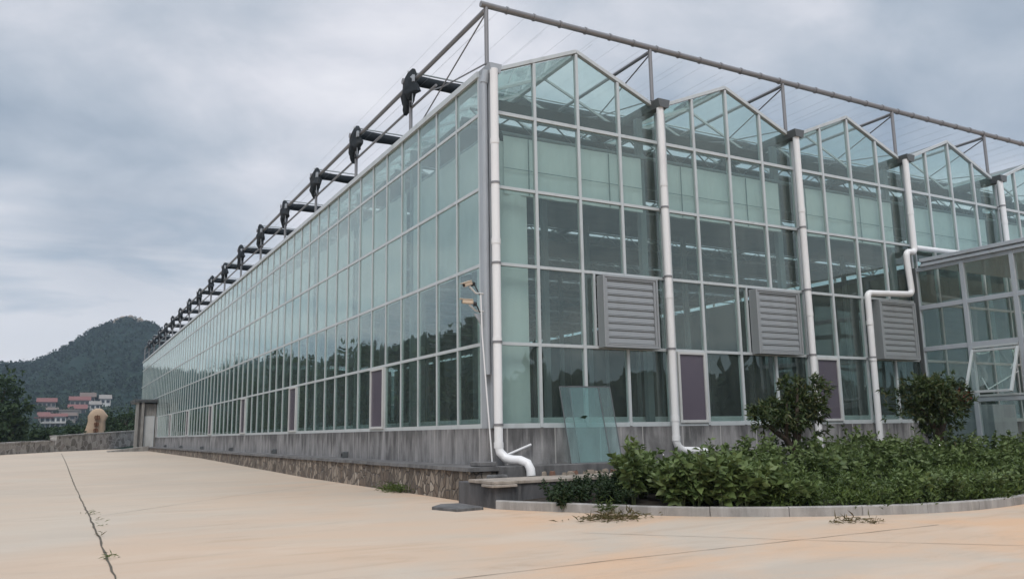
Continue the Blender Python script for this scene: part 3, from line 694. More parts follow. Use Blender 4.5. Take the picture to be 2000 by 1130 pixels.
def lumpy(name, path_pts, rad, mat, parent, seed, n=10, amp=0.25, flat=(1,1)):
    rnd = random.Random(seed); m = MB(); V = []; k = len(path_pts)
    for i, p in enumerate(path_pts):
        for a in range(n):
            th = 2*math.pi*a/n; r = rad[i]*(1+amp*(noise.noise(Vector((i*0.9,math.cos(th)*1.3+seed,math.sin(th)*1.3)))))
            V.append((p[0], p[1]+math.cos(th)*r*flat[0], p[2]+math.sin(th)*r*flat[1]))
    F = [(i*n+a, i*n+(a+1)%n, (i+1)*n+(a+1)%n, (i+1)*n+a) for i in range(k-1) for a in range(n)]
    F += [tuple(range(n-1,-1,-1)), tuple((k-1)*n+a for a in range(n))]
    return m.add(V,F).build(name, mat, parent, True)
def shade_curtain(y, seed, label):
    t = empty('shade_curtain', (0, y, 7.9), label, 'curtain', 'black shade curtains bunched across the roof')
    rnd = random.Random(seed)
    xs = [0.0+0.3*i for i in range(int(WID/0.3))]
    lumpy('fabric_bundle', [(x, y, 8.04+0.015*math.sin(x*1.9+seed)) for x in xs], [0.135]*len(xs), M['black_cloth'], t, seed, 10, 0.22, (0.8,0.95))
    # hanging end draped over the rail
    out = [(-.14,8.22),(-.24,8.10),(-.30,7.94),(-.38,7.80),(-.47,7.64),(-.30,7.60),(-.12,7.57),(.02,7.50),(.10,7.30),(.16,7.27),(.22,7.46),(.32,7.54),(.38,7.68),(.41,7.86),(.34,8.03),(.20,8.12),(.04,8.23)]
    out = [(a+rnd.uniform(-.05,.05), b+rnd.uniform(-.05,.05)) for a,b in out]
    m = MB(); cx = sum(a for a,_ in out)/len(out); cz = sum(b for _,b in out)/len(out); V = []; n = len(out)
    for s_, (d, x) in enumerate(((0.2,-0.15),(0.8,-0.12),(1.0,-0.07),(1.0,0.0),(0.8,0.07),(0.2,0.10))):
        for i,(a,b) in enumerate(out):
            V.append((x+0.04*math.sin(i*1.9+seed)*d, y+cx+(a-cx)*d, cz+(b-cz)*d))
    F = [(s_*n+i, s_*n+(i+1)%n, (s_+1)*n+(i+1)%n, (s_+1)*n+i) for s_ in range(5) for i in range(n)]
    F += [tuple(range(n-1,-1,-1)), tuple(5*n+i for i in range(n))]
    m.add(V,F).build('hanging_end', M['black_cloth'], t, True)
    MB().tube([(-0.1,y-0.05,8.215),(WID,y-0.05,8.215)],0.022,6).build('curtain_rod', M['alu'], t, True)
    MB().tube([(-0.08,y-0.2,7.3),(-0.05,y-0.1,7.42),(0.0,y+0.25,7.42),(0.02,y+0.35,7.55)],0.03,6).build('pull_cord', M['black_plastic'], t)
    MB().tube([(-0.165,y+.12,8.03),(-0.14,y+.12,8.03)],0.075,14).build('pulley', M['galv'], t, True)
    m = MB(); m.box(-.10,-.045,y-.36,y-.20,7.86,8.02); m.tube([(-.07,y-.28,7.86),(-.07,y-.28,7.36)],0.012,6); m.build('rail_clamp', M['alu_grey'], t)
    return t
for j in range(1, NL):
    shade_curtain(YP[j], j, 'bunched black shade curtain on the roof rail, %s from the near corner' % ('nearest' if j == 1 else ORD[j-1]))

# ------------------------------------------------------------------ gable fittings
def fan(b):
    x0, x1, z0, z1 = 4*b+2.30, 4*b+3.63, 1.455, 2.86; yb, yf = -0.045, -0.27
    t = empty('exhaust_fan', (x0, yf, z0), 'grey louvred fan shutter box %s' % ('nearest the greenhouse corner' if b == 0 else 'in the middle of the three, left of the small tree' if b == 1 else 'beside the annex, behind the bent white pipe'), 'fan shutter', 'louvred fan shutters on the gable wall')
    m = MB(); w = 0.045
    m.box(x0,x0+w,yf,yb,z0,z1); m.box(x1-w,x1,yf,yb,z0,z1); m.box(x0+w,x1-w,yf,yb,z0,z0+w); m.box(x0+w,x1-w,yf,yb,z1-w,z1)
    m.box(x0+w,x1-w,yb-0.01,yb,z0+w,z1-w); m.build('housing', M['shutter'], t, bevel=0.006)
    m = MB(); f = 0.055; a0, a1, c0, c1 = x0+w+.004, x1-w-.004, z0+w+.004, z1-w-.004
    m.box(a0,a0+f,yf+.012,yf+.06,c0,c1); m.box(a1-f,a1,yf+.012,yf+.06,c0,c1); m.box(a0+f,a1-f,yf+.012,yf+.06,c0,c0+f*.6); m.box(a0+f,a1-f,yf+.012,yf+.06,c1-f*.6,c1)
    m.build('shutter_frame', M['shutter'], t, bevel=0.004)
    zs = np.linspace(c0+f*.6+.004, c1-f*.6-.004, 10); h = zs[1]-zs[0]
    for i in range(9):
        z = zs[i]; m = MB()
        prof = [(yf+.026,z+.003),(yf+.036,z+h*.66),(yf+.050,z+h*.74),(yf+.026,z+h*.86),(yf+.030,z+h*.97),(yf+.052,z+h),(yf+.100,z+h),(yf+.100,z+.003)]
        m.prism([(a0+f+.002,p,q) for p,q in prof], (a1-a0-2*f-.004,0,0)); m.build('louvre_blade', M['shutter'], t, bevel=0.002)
for b in FANS: fan(b)

def arc(p, d0, d1, r, n=7):
    """points of a quarter bend starting at p, leaving along d0 and turning into d1"""
    p = Vector(p); d0 = Vector(d0); d1 = Vector(d1)
    return [p + d0*r*math.sin(i/n*math.pi/2) + d1*r*(1-math.cos(i/n*math.pi/2)) for i in range(n+1)]
def downpipe(loc, label, path, r=0.075, joints=(), brackets=()):
    t = empty('downpipe', loc, label, 'drainpipe', 'white drainpipes down the gable wall')
    MB().tube(path, r, 16).build('pipe', M['white_pvc'], t, True)
    for (p, q) in joints: MB().tube([p, q], r+0.008, 16).build('pipe_collar', M['white_pvc'], t, True)
    for (p, h) in brackets:
        x, y, z = p; m = MB().tube([(x,y,z-.02),(x,y,z+.02)], r+0.009, 16); m.box(x-.02,x+.02,y+r,h,z-.015,z+.015); m.build('bracket', M['galv'], t)
    return t
def jn(x, y, zs): return [((x,y,z-.05),(x,y,z+.05)) for z in zs]
def bk(x, y, zs): return [((x,y,z), -0.045) for z in zs]
y = -0.20
pth = [(0.02,y,6.62),(0.02,y,-0.36)] + [tuple(q) for q in ((0.03,y-.02,-0.45),(0.10,y-.10,-0.55),(0.18,y-.20,-0.58),(0.26,y-.32,-0.585),(0.34,y-.44,-0.64),(0.365,y-.49,-0.74),(0.37,y-.50,-0.845))]
downpipe((0.02,y,-0.85), 'white drainpipe at the greenhouse corner ending in an S bend on the slab', pth, 0.078, jn(0.02,y,(5.2,3.3,1.5,-0.33)), bk(0.02,y,(4.4,2.9,1.47,0.02)))
x = 3.96
downpipe((x,y,-0.6), 'white drainpipe between the first and second gable bays with its foot turned sideways', [(x,y,6.6),(x,y,-0.30)] + arc((x,y,-0.30),(0,0,-1),(1,0,0),0.22) + [(x+.45,y-.05,-0.53),(x+.66,y-.10,-0.56)], 0.075, jn(x,y,(4.9,2.55,0.1,-0.28)), bk(x,y,(4.4,2.95,1.48)))
x = 7.97
downpipe((x,y,-0.7), 'straight white drainpipe behind the small tree', [(x,y,6.6),(x,y,-0.9)], 0.075, jn(x,y,(4.8,2.4,0.6)), bk(x,y,(4.4,2.95,1.48)))
x = 11.9
pth = [(x,y,6.6),(x,y,4.28)] + arc((x,y,4.28),(0,0,-1),(-1,0,0),0.11) + [(11.72,y,4.17)] + arc((11.69,y,4.17),(-1,0,0),(0,0,-1),0.12) + [(11.57,y,3.9),(11.63,y,3.22)] + arc((11.63,y,3.20),(0,0,-1),(-1,0,0),0.11) + [(11.4,y,3.08),(10.15,y,3.02)] + arc((10.10,y,3.02),(-1,0,0),(0,0,-1),0.12) + [(9.98,y,2.6),(9.97,y,-0.9)]
downpipe((9.97,y,-0.9), 'white drainpipe with two sideways bends around the last fan shutter', pth, 0.075, jn(11.9,y,(5.2,)) + jn(9.97,y,(2.3,1.45)), bk(9.97,y,(1.48,)))
downpipe((12.0,y,4.3), 'white pipe branching sideways over the annex roof', [(11.97,y,4.30),(14.2,y,4.33)], 0.065)
x = 15.95
downpipe((x,y,4.0), 'white drainpipe at the right end dropping behind the annex roof', [(x,y,6.6),(x,y,3.98)], 0.075, jn(x,y,(5.4,)), bk(x,y,(5.86,)))

ct = tag(MB().tube([(-0.23,-0.06,2.32),(-0.22,-0.08,1.6),(-0.16,-0.14,0.4),(-0.12,-0.17,-0.3),(-0.10,-0.18,-0.66)],0.013,8).build('cable_conduit', M['white_pvc'], None, True), 'thin white cable conduit running from the cameras down the corner', 'conduit')
tag(MB().tube([(0.10,-0.24,-0.52),(0.72,-0.10,-0.335)],0.022,8).build('loose_pipe', M['white_pvc'], None, True), 'short white pipe leaning slantwise from the foot of the corner drainpipe', 'pipe')
def cctv(base, yaw, label, tilt):
    t = empty('security_camera', base, label, 'camera', 'security cameras on the greenhouse corner')
    bx, by, bz = base; d = Vector((math.cos(yaw)*math.cos(tilt), math.sin(yaw)*math.cos(tilt), math.sin(tilt)))
    c = Vector(base) + Vector((-0.27,-0.04,0.12)); s = d.cross(Vector((0,0,1))).normalized(); u = s.cross(d)
    m = MB(); m.beam(c-d*0.10, c+d*0.10, 0.07, 0.07); m.build('camera_body', M['cam_white'], t, bevel=0.015)
    m = MB(); m.beam(c-d*0.09+u*0.043, c+d*0.15+u*0.043, 0.085, 0.012); m.build('sun_visor', M['cam_white'], t, bevel=0.004)
    m = MB(); m.tube([c+d*0.101, c+d*0.108],0.028,14); m.build('lens', M['black_plastic'], t, True)
    m = MB(); m.tube([Vector(base)+Vector((0.12,0.0,-0.03)), Vector(base)+Vector((-0.1,-0.02,-0.03)), c-d*0.03-u*0.05],0.018,8); m.box(bx+.085,bx+.13,by-.05,by+.05,bz-.1,bz+.05); m.build('bracket', M['house_white'], t)
    m = MB(); m.tube([c-d*0.12, c-d*0.18-u*0.08, Vector(base)+Vector((-0.03,-0.03,-0.06))],0.012,6); m.tube([c-d*.10-u*.03,c-d*.16-u*.03],0.04,8); m.build('cable', M['black_plastic'], t)
cctv((-0.22,-0.02,2.38), R(200), 'upper cream security camera on the corner post pointing down', -0.35)
cctv((-0.22,-0.02,2.06), R(165), 'lower cream security camera on the corner post pointing level', 0.05)
m = MB().prism([(-0.12,-0.03,1.98),(-0.36,-0.05,1.98),(-0.13,-0.03,1.68)],(0,0.03,0)); m.build('corner_bracket', M['alu_grey'], gh)

def sheet(p, w, h, lean, th, label, z0=-0.68):
    a = math.atan2(lean, h); d = Vector((0.02, math.sin(a), math.cos(a))); n = Vector((0, math.cos(a), -math.sin(a)))
    P = [Vector((p[0],p[1],z0)), Vector((p[0]+w,p[1]+0.02,z0)), Vector((p[0]+w,p[1]+.02,z0))+d*h, Vector((p[0],p[1],z0))+d*h]
    t = empty('glass_sheet', (p[0]+w/2, p[1], z0), label, 'glass sheet', 'loose glass sheets leaning on the plinth')
    MB().prism(P, n*th).build('pane', M['loose_glass'], t)
    m = MB()
    for q, r_ in ((P[0],P[3]),(P[1],P[2])): m.beam(q+n*th*.5, r_+n*th*.5, 0.016, th+.004, n)
    m.beam(P[2]+n*th*.5, P[3]+n*th*.5, 0.016, th+.004, n); m.beam(P[0]+n*th*.5+Vector((0,0,.004)), P[1]+n*th*.5+Vector((0,0,.004)), 0.010, th+.004, n)
    m.build('edge', M['dark_steel'], t)
sheet((1.34,-0.46), 0.88, 1.44, 0.40, 0.010, 'greenish glass sheet leaning in front of the other one')
sheet((1.56,-0.42), 0.94, 1.44, 0.37, 0.010, 'greenish glass sheet leaning behind the other one, its right edge showing')

# ------------------------------------------------------------------ retaining ledge, planter, kerb
t = empty('retaining_wall', (-0.35,0,-1.25), 'low rubble stone retaining wall with a concrete ledge along the long facade', 'wall')
m = MB(); yy = [-0.35,2,6,10,16,22,28,36,44,53.2]
for a, b in zip(yy, yy[1:]):
    w0 = [-0.62+0.012*noise.noise(Vector((a,0,0))), -0.62+0.012*noise.noise(Vector((b,0,0)))]
    m.add([(w0[0],a,gz(a)-.2),(w0[1],b,gz(b)-.2),(-0.12,b,gz(b)-.2),(-0.12,a,gz(a)-.2),(w0[0]+.02,a,-.76),(w0[1]+.02,b,-.76),(-0.12,b,-.76),(-0.12,a,-.76)], [(0,1,5,4),(4,5,6,7),(0,4,7,3),(1,2,6,5)])
m.build('stone_face', M['rubble'], t)
m = MB()
N_ = 110; V = []
for i in range(N_+1):
    y = -0.40 + (53.2+0.40)*i/N_; e = -0.645 + 0.02*noise.noise(Vector((y*2.2,1,0)))
    V += [(e,y,-.755+.012*noise.noise(Vector((y*3,2,0)))),(e+.01,y,-.69+.006*noise.noise(Vector((y*2,5,0)))),(-0.089,y,-.68),(-0.089,y,-.755)]
F = [(4*i+a,4*i+4+a,4*i+4+b,4*i+b) for i in range(N_) for a,b in ((0,1),(1,2),(2,3),(3,0))] + [(0,1,2,3),(4*N_+3,4*N_+2,4*N_+1,4*N_)]
m.add(V,F); m.build('coping', M['ledge'], t)
t = empty('gable_ledge', (6,-0.35,-0.9), 'narrow dark concrete ledge at the foot of the gable plinth', 'ledge')
m = MB(); m.box(-0.085,12.0,-0.62,-0.032,-0.95,-0.68); m.build('ledge_slab', M['ledge'], t, bevel=0.012)
m = MB(); m.box(-0.40,-0.08,-0.30,0.10,-0.679,-0.605); m.build('corner_step', M['ledge'], t, bevel=0.012)
t = empty('planter_wall', (5,-1.6,-1.25), 'dark concrete planter wall topped with pale slabs before the gable', 'wall')
m = MB(); m.box(-0.86,12.0,-1.72,-1.50,-1.6,-0.895); m.box(-0.86,-0.62,-1.499,-0.42,-1.6,-0.895); m.build('wall_body', M['planter'], t, bevel=0.01)
m = MB(); m.box(-0.62,12.0,-1.499,-0.621,-1.6,-0.93); m.build('infill', M['soil'], t)
m = MB(); m.box(-0.89,0.9,-1.75,-0.86,-0.893,-0.845); m.box(0.91,2.6,-1.74,-0.98,-0.893,-0.838); m.box(2.61,4.4,-1.75,-1.0,-0.893,-0.842); m.box(-0.93,-0.50,-1.79,-1.40,-0.935,-0.896) 
m.build('cap_slab', M['slab'], t, bevel=0.008)
tag(MB().box(-0.46,-0.12,-0.80,-0.63,-0.94,-0.80).build('rough_block', M['ledge'], None, bevel=0.03), 'rough dark concrete block at the corner below the ledge', 'block')
rb = random.Random(3)
for i in range(13):
    x = 0.62 + i*0.155 + rb.uniform(-.05,.05); yv = -0.74+rb.uniform(-.08,.05); s = rb.uniform(.05,.10); z = -0.84
    m = MB(); pts = []
    for a in range(7):
        th = 2*math.pi*a/7; r_ = s*rb.uniform(.7,1.25); pts.append((x+math.cos(th)*r_, yv+math.sin(th)*r_*.7, z-.09))
    h = s*rb.uniform(.25,.75)+.09
    top = [(x+(p[0]-x)*.7, yv+(p[1]-yv)*.7, z-.09+h+rb.uniform(-.015,.015)) for p in pts]
    m.add(pts+top, [tuple(range(6,-1,-1)), tuple(range(7,14))] + [(k,(k+1)%7,(k+1)%7+7,k+7) for k in range(7)])
    tag(m.build('rubble_stone', M['brick'] if i in (1,4,9,12,13) else M['pale_rubble']), 'broken %s piece lying between the ledge and the pale slab' % ('red brick' if i in (1,4,9,12,13) else 'stone'), 'rubble', 'rubble pieces behind the planter wall')
for k in range(7):
    yv = 8.0 + 7.85*k
    t = empty('drain_block', (-0.17,yv,-0.68), 'small dark block at the foot of the long plinth wall', 'block', 'dark drain blocks along the ledge')
    MB().box(-0.23,-0.09,yv-.09,yv+.09,-0.679,-0.53).build('block', M['dark_steel'], t, bevel=0.008); MB().tube([(-0.245,yv,-.605),(-0.225,yv,-.605)],0.04,10).build('outlet', M['black_plastic'], t)
t = empty('drain_slab', (-1.3,-1.3,-1.25), 'flat grey stone slab lying on the yard beside the planter corner', 'slab')
m = MB().prism([(-1.68,-1.22,-1.262),(-1.52,-1.78,-1.268),(-1.05,-1.72,-1.266),(-1.08,-0.95,-1.258),(-1.4,-0.9,-1.258)],(0,0,0.06)); m.build('slab', M['ledge'], t, bevel=0.01)
KB = [(-0.86,-1.74),(-0.62,-2.12),(-0.2,-2.62),(0.24,-3.22),(0.99,-3.98),(1.75,-4.52),(2.45,-4.92),(3.18,-5.2),(3.93,-5.43),(4.94,-5.56),(6.14,-5.48),(7.4,-5.2),(8.8,-4.9),(11.5,-4.6),(13.5,-5.5)]
def smooth_path(P, step):
    Q = []; P = [Vector((a,b,0)) for a,b in P]
    for i in range(len(P)-1):
        p0_, p1, p2, p3 = P[max(i-1,0)], P[i], P[i+1], P[min(i+2,len(P)-1)]; k = max(1,int((p2-p1).length/step))
        for j in range(k):
            s = j/k; Q.append(0.5*((2*p1)+(p2-p0_)*s+(2*p0_-5*p1+4*p2-p3)*s*s+(3*p1-p0_-3*p2+p3)*s**3))
    return Q + [P[-1]]
KP = smooth_path(KB, 0.12)
m = MB(); seg = 8; i = 0
while i < len(KP)-1:
    sub = KP[i:i+seg+1]; V = []
    if len(sub) < 2: break
    sub = list(sub); sub[0] = sub[0].lerp(sub[1],0.035); sub[-1] = sub[-1].lerp(sub[-2],0.035); dz = random.uniform(-.006,.006)
    for q in range(len(sub)):
        tn = (sub[min(q+1,len(sub)-1)]-sub[max(q-1,0)]).normalized(); nn = Vector((-tn.y,tn.x,0)); z = gz(sub[q].y)+dz
        for (o_, h) in ((0,-.15),(0,.115),(.012,.13),(.10,.13),(.115,.115),(.115,-.15)): V.append((*(sub[q]+nn*o_).xy, z+h))
    nq = len(sub); F = [(6*a+b,6*a+6+b,6*a+6+(b+1)%6,6*a+(b+1)%6) for a in range(nq-1) for b in range(6)] + [(0,1,2,3,4,5),tuple(6*(nq-1)+5-b for b in range(6))]
    m.add(V,F); i += seg
tag(m.build('kerb', M['kerb']), 'curved pale granite kerb round the planting bed', kind='structure')
# bed soil inside the kerb
V = []; F = []
for q in KP: V += [(q.x+.05,q.y+.05,gz(q.y)+.07), (max(q.x,-0.8)*0.8+0.6, -1.69, -1.12)]
F = [(2*i,2*i+1,2*i+3,2*i+2) for i in range(len(KP)-1)]
tag(MB().add(V,F).build('soil_bed', M['soil']), kind='structure')

# ------------------------------------------------------------------ annex
X0, YF, ZB, ZTOP = 12.0, -5.2, -1.30, 3.78
an = empty('glass_annex', (X0+2.5,-2.6,-1.3), 'flat roofed glass annex with broad grey frames at the right of the gable', 'annex')
mul = [-0.10,-1.33,-2.52,-3.72,-4.9]; fw = 0.105; trz = [2.77,1.74]
m = MB()
for yv in mul + [YF]: m.box(X0-0.05,X0+0.06,yv-fw/2,yv+fw/2,ZB,ZTOP)
e = mul + [YF]
for i in range(5):
    for z in trz: m.box(X0-0.042,X0+0.05,e[i+1]+fw/2,e[i]-fw/2,z-.055,z+.055)
    m.box(X0-0.042,X0+0.05,e[i+1]+fw/2,e[i]-fw/2,ZTOP-.10,ZTOP)
    if i > 0: m.box(X0-0.042,X0+0.05,e[i+1]+fw/2,e[i]-fw/2,0.41,0.52)
for k in range(1, 6):
    xx = X0+k*1.1; m.box(xx-fw/2,xx+fw/2,YF-.05,YF+.05,ZB,ZTOP)
for z in trz + [ZTOP-.05]:
    for k in range(5): m.box(X0+k*1.1+fw/2,X0+(k+1)*1.1-fw/2,YF-.04,YF+.04,z-.055,z+.055)
m.build('frame', M['annex_frame'], an, bevel=0.006)
for i in range(5):
    ya, yb = e[i]-fw/2, e[i+1]+fw/2
    zs = [(2.825,ZTOP-.10),(1.795,2.715)] + ([(ZB,1.685)] if i == 0 else [(ZB,0.41)] + ([] if i == 1 else [(0.52,1.685)]))
    for za, zb in zs: pane(MB(), (X0,ya,za),(X0,yb,za),(X0,yb,zb),(X0,ya,zb),(1,0,0)).build('glass_pane', M['annex_glass'], an)
for k in range(5):
    for za, zb in ((2.825,ZTOP-.1),(1.795,2.715),(ZB,1.685)): pane(MB(), (X0+k*1.1+fw/2,YF,za),(X0+(k+1)*1.1-fw/2,YF,za),(X0+(k+1)*1.1-fw/2,YF,zb),(X0+k*1.1+fw/2,YF,zb),(0,1,0)).build('glass_pane', M['annex_glass'], an)
m = MB(); m.box(X0-0.10,X0+5.8,YF-.10,-0.31,ZTOP+.002,ZTOP+.07); m.box(X0-0.06,X0+5.7,YF-.06,-0.31,ZTOP+.071,ZTOP+.11); m.box(X0-0.12,X0+5.8,YF-.12,-0.31,ZTOP+.111,ZTOP+.20)
m.build('roof_cap', M['annex_frame'], an, bevel=0.006)
m = MB(); m.box(X0-0.06,X0+0.05,-0.045,-0.047+.01,ZB,ZTOP); m.box(X0-0.09,X0-0.055,-0.15,-0.04,ZB,ZTOP); m.build('corner_trim', M['dark_steel'], an)
# awning sash hung open in the second bay
hz_, hy0, hy1, sh = 1.60, -1.40, -2.45, 1.10; ang = R(24)
def sp(u, v, d=0.0):     # u along the sash, v down from the hinge
    y = hy0 + (hy1-hy0)*u; return Vector((X0-0.07 - math.sin(ang)*v*sh - math.cos(ang)*d, y, hz_ - math.cos(ang)*v*sh + math.sin(ang)*d))
fv = 0.055
m = MB()
m.beam(sp(0,0),sp(0,1),fv,fv,(0,1,0)); m.beam(sp(1,0),sp(1,1),fv,fv,(0,1,0)); m.beam(sp(0.03,0.025),sp(0.97,0.025),fv,fv); m.beam(sp(0.03,0.975),sp(0.97,0.975),fv,fv)
sash = m.build('window_sash', M['alu'], an, bevel=0.005)
nrm = (sp(0,0,1)-sp(0,0,0)); MB().prism([sp(.03,.04),sp(.97,.04),sp(.97,.96),sp(.03,.96)], nrm*0.006).build('glass_pane', M['annex_glass'], sash)
m = MB(); m.tube([sp(.5,.93), Vector((X0+.02,-1.5,0.95))],0.012,6); m.tube([sp(.5,.93), Vector((X0+.02,-2.35,1.05))],0.012,6); m.tube([sp(.92,.5),Vector((X0+.03,-2.42,1.5))],0.012,6); m.build('window_stay', M['alu'], sash)
MB().box(X0-0.055,X0+0.055,-2.46,-1.39,0.525,0.57).build('opening_sill', M['alu'], an); MB().box(X0-.055,X0+.055,-2.46,-1.39,1.64,1.683).build('opening_head', M['alu'], an)
tag(MB().box(12.3,13.2,-1.5,-0.3,-1.25,0.35).build('cabinet', M['alu_grey'], None, bevel=0.01), 'grey cabinet standing inside the annex behind its lower glass', 'cabinet')

# ------------------------------------------------------------------ porch and ramp at the far end of the facade
po = empty('entrance_porch', (-0.8,55,-0.98), 'small pale entrance porch with a dark flat canopy at the far end of the facade', 'porch')
MB().box(-1.30,-0.10,54.5,57.5,-1.1,2.45).build('porch_wall', M['ramp_c'], po)
m = MB(); m.box(-1.62,-0.09,54.1,58.0,2.55,2.66); m.box(-1.66,-0.09,54.05,58.05,2.661,2.78); m.build('canopy', M['dark_steel'], po)
for xx in (-1.42,-1.05): MB().box(xx-.09,xx+.09,54.2,54.38,-1.1,2.549).build('column', M['ramp_c'], po)
m = MB(); m.box(-0.85,-0.25,54.43,54.497,-0.75,1.5); d = m.build('door', M['door_white'], po); m = MB(); m.box(-0.9,-0.85,54.42,54.498,-.75,1.55); m.box(-.25,-.2,54.42,54.498,-.75,1.55); m.box(-.85,-.25,54.42,54.498,1.5,1.55); m.build('door_frame', M['alu'], d)
MB().box(-1.0,-.92,54.40,54.498,-1.0,2.0).build('dark_gap', M['win_dark'], po)
m = MB().add([(-3.3,52.6,-.93),(-3.3,54.2,-.93),(-0.65,54.2,-.62),(-0.65,52.9,-.62),(-3.3,52.6,-1.2),(-3.3,54.2,-1.2),(-0.65,54.2,-1.2),(-0.65,52.9,-1.2)],[(0,3,2,1),(4,5,6,7),(0,4,7,3),(3,7,6,2),(1,2,6,5),(0,1,5,4)])
tag(m.build('ramp', M['ramp_c']), kind='structure')

# ------------------------------------------------------------------ planting
def shrub(base, h, spread, nst, leafL, mat, label, group, cat='shrub', name='leafy_shrub', ratio=0.55, per=26, stem_r=0.007):
    t = empty(name, base, label, cat, group); b = Vector(base); m = MB(); P = []; D = []; Ls = []
    for s in range(nst):
        a = random.uniform(0,2*math.pi); le = random.uniform(0.2,1.0)*spread; hh = h*random.uniform(0.65,1.08)*(1-0.25*le/max(spread,.01))
        tip = b + Vector((math.cos(a)*le, math.sin(a)*le, hh)); mid = b.lerp(tip,.5)+Vector((math.cos(a)*-le*.12,math.sin(a)*-le*.12,hh*.10))
        path = [b+Vector((math.cos(a)*.04,math.sin(a)*.04,-.03)), mid, tip]; m.tube(path,[stem_r,stem_r*.8,stem_r*.4],5)
        for k in range(per):
            q = 0.22+0.78*(k/per)**0.8; pt = (path[0].lerp(mid,q*2) if q < .5 else mid.lerp(tip,(q-.5)*2)); th = k*2.4+s
            P.append(pt); D.append((math.cos(th)*(1.1-.5*q),math.sin(th)*(1.1-.5*q),0.45*q+0.02-0.25*(1-q))); Ls.append(leafL*random.uniform(.6,1.15)*(1.12-.45*q))
    m.build('stems', M['stem'], t); leaf_mesh('foliage', P, Ls, ratio, mat, t, D=D, droop=0.12); return t
gB = 'broad leaved shrubs in the planting bed'
sp_ = [((0.75,-3.05),.95,'tall broad leaved shrub at the left end of the bed rising over the dark weeds'),((1.15,-3.55),.66,'broad leaved shrub with large drooping leaves beside the kerb, leftmost'),((1.75,-3.15),.85,None),((2.35,-3.5),.75,None),((1.9,-4.2),.62,'low broad leaved shrub spilling over the kerb'),((2.7,-2.7),.9,None),((3.3,-3.2),.82,None),((3.9,-2.6),.95,'broad leaved shrub right before the trunk of the nearer small tree'),((4.5,-3.1),.85,None),((5.2,-2.7),.9,None),((5.9,-3.0),.9,None),((6.6,-2.5),1.0,'tall shrub with pale flowers below the straight drainpipe'),((7.3,-2.9),.85,None),((8.1,-2.5),.95,None),((8.9,-2.9),.85,None),((9.7,-2.6),.85,None),((10.4,-3.0),.85,None),((11.2,-2.7),.85,'broad leaved shrub at the right edge before the annex'),((1.35,-2.5),.85,None),((3.1,-2.2),.85,None),((7.0,-1.95),1.15,'straggly tall shrub between the two small trees'),((4.6,-2.05),.85,None),((9.0,-3.5),.7,None),((10.6,-3.7),.65,None),((5.0,-3.7),.62,None),((6.4,-3.7),.62,None),((7.7,-3.6),.62,None)]
bd = random.Random(21)
for x in np.arange(1.9, 12.0, 0.42):
    for yv in (-2.15, -2.75, -3.3):
        if bd.random() < .8: sp_.append(((float(x)+bd.uniform(-.2,.2), yv+bd.uniform(-.22,.22)), bd.uniform(.62,.98)*(1.0 if yv > -3 else .82), None))
for x, yv in ((0.95,-2.65),(1.35,-3.0),(1.6,-3.7),(1.2,-3.9),(2.2,-4.3),(2.1,-3.0),(2.7,-3.9),(1.45,-4.15),(1.7,-4.3),(1.05,-3.75)): sp_.append(((x,yv), bd.uniform(.55,.85), None))
for k in range(26):
    q = KP[24+k*3]; sp_.append(((q.x+.1, q.y+bd.uniform(.3,.75)), bd.uniform(.28,.50), 'small low broad leaved shrub close behind the kerb'))
for i,((x,yv),h,lb) in enumerate(sp_):
    z = gz(yv)+.10; h *= 1.06
    if 1.95 < x < 2.75 and yv > -3.5: h = min(h, .56)
    s = shrub((x,yv,z),h,(.44 if i else .36) if h > .5 else .28,random.randint(9,13),.20 if x < 3 else .155 if h > .5 else .11,M['leaf_broad'],lb or ('broad leaved shrub crowded into the back half of the planting bed' if yv > -2.9 else 'lower broad leaved shrub standing in the front half of the planting bed'),gB)
for i,((x,yv),h) in enumerate([((-0.15,-2.25),.42),((0.1,-2.6),.36),((0.35,-2.3),.45),((0.62,-2.75),.42),((0.9,-2.3),.5),((-0.2,-2.62),.26),((0.45,-3.1),.33),((1.2,-2.1),.5),((1.5,-1.95),.5),((0.2,-2.15),.42),((0.75,-2.45),.46),((0.0,-2.4),.38),((0.5,-2.65),.42),((0.25,-2.85),.34),((0.95,-2.0),.48),((0.6,-2.05),.46)]):
    shrub((x,yv,gz(yv)+.08),h,.26,14,.075,M['leaf_dark'],'bushy dark green weed before the dark planter wall at the left end of the bed','dark weeds at the left end of the bed','weed','dark_weed',.55,24,.004)
# fine low cover
P = []; 
while len(P) < 900:
    q = KP[random.randint(0,len(KP)-1)]; s = random.uniform(0.12,1.9); p = Vector((q.x*1.0+0.1, q.y+s, 0))
    if q.x < 1.9 or q.x > 13: continue
    if p.y > -1.9: continue
    P.append((p.x+random.uniform(-.2,.2), p.y, gz(q.y)+.08, (0.24+0.20*min(1,s/1.2))*random.uniform(.7,1.25)))
PP = []; DD = []
for (x,yv,z,h) in P:
    for k in range(44):
        a = random.uniform(0,6.28); r_ = random.uniform(0,.22); u = random.random()
        PP.append((x+math.cos(a)*r_, yv+math.sin(a)*r_, z+u*h*(1-r_*1.5))); DD.append((math.cos(a)*.8,math.sin(a)*.8,.7))
tag(leaf_mesh('ground_cover', PP, rng.uniform(.045,.09,len(PP)), .36, M['leaf_fern'], None, D=DD), 'feathery low green ground cover filling the bed behind the kerb', 'ground cover', kind='stuff')
P = [(random.uniform(1.5,11.5), random.uniform(-3.2,-1.85), random.uniform(-1.1,-.40)) for _ in range(60)]
m = MB()
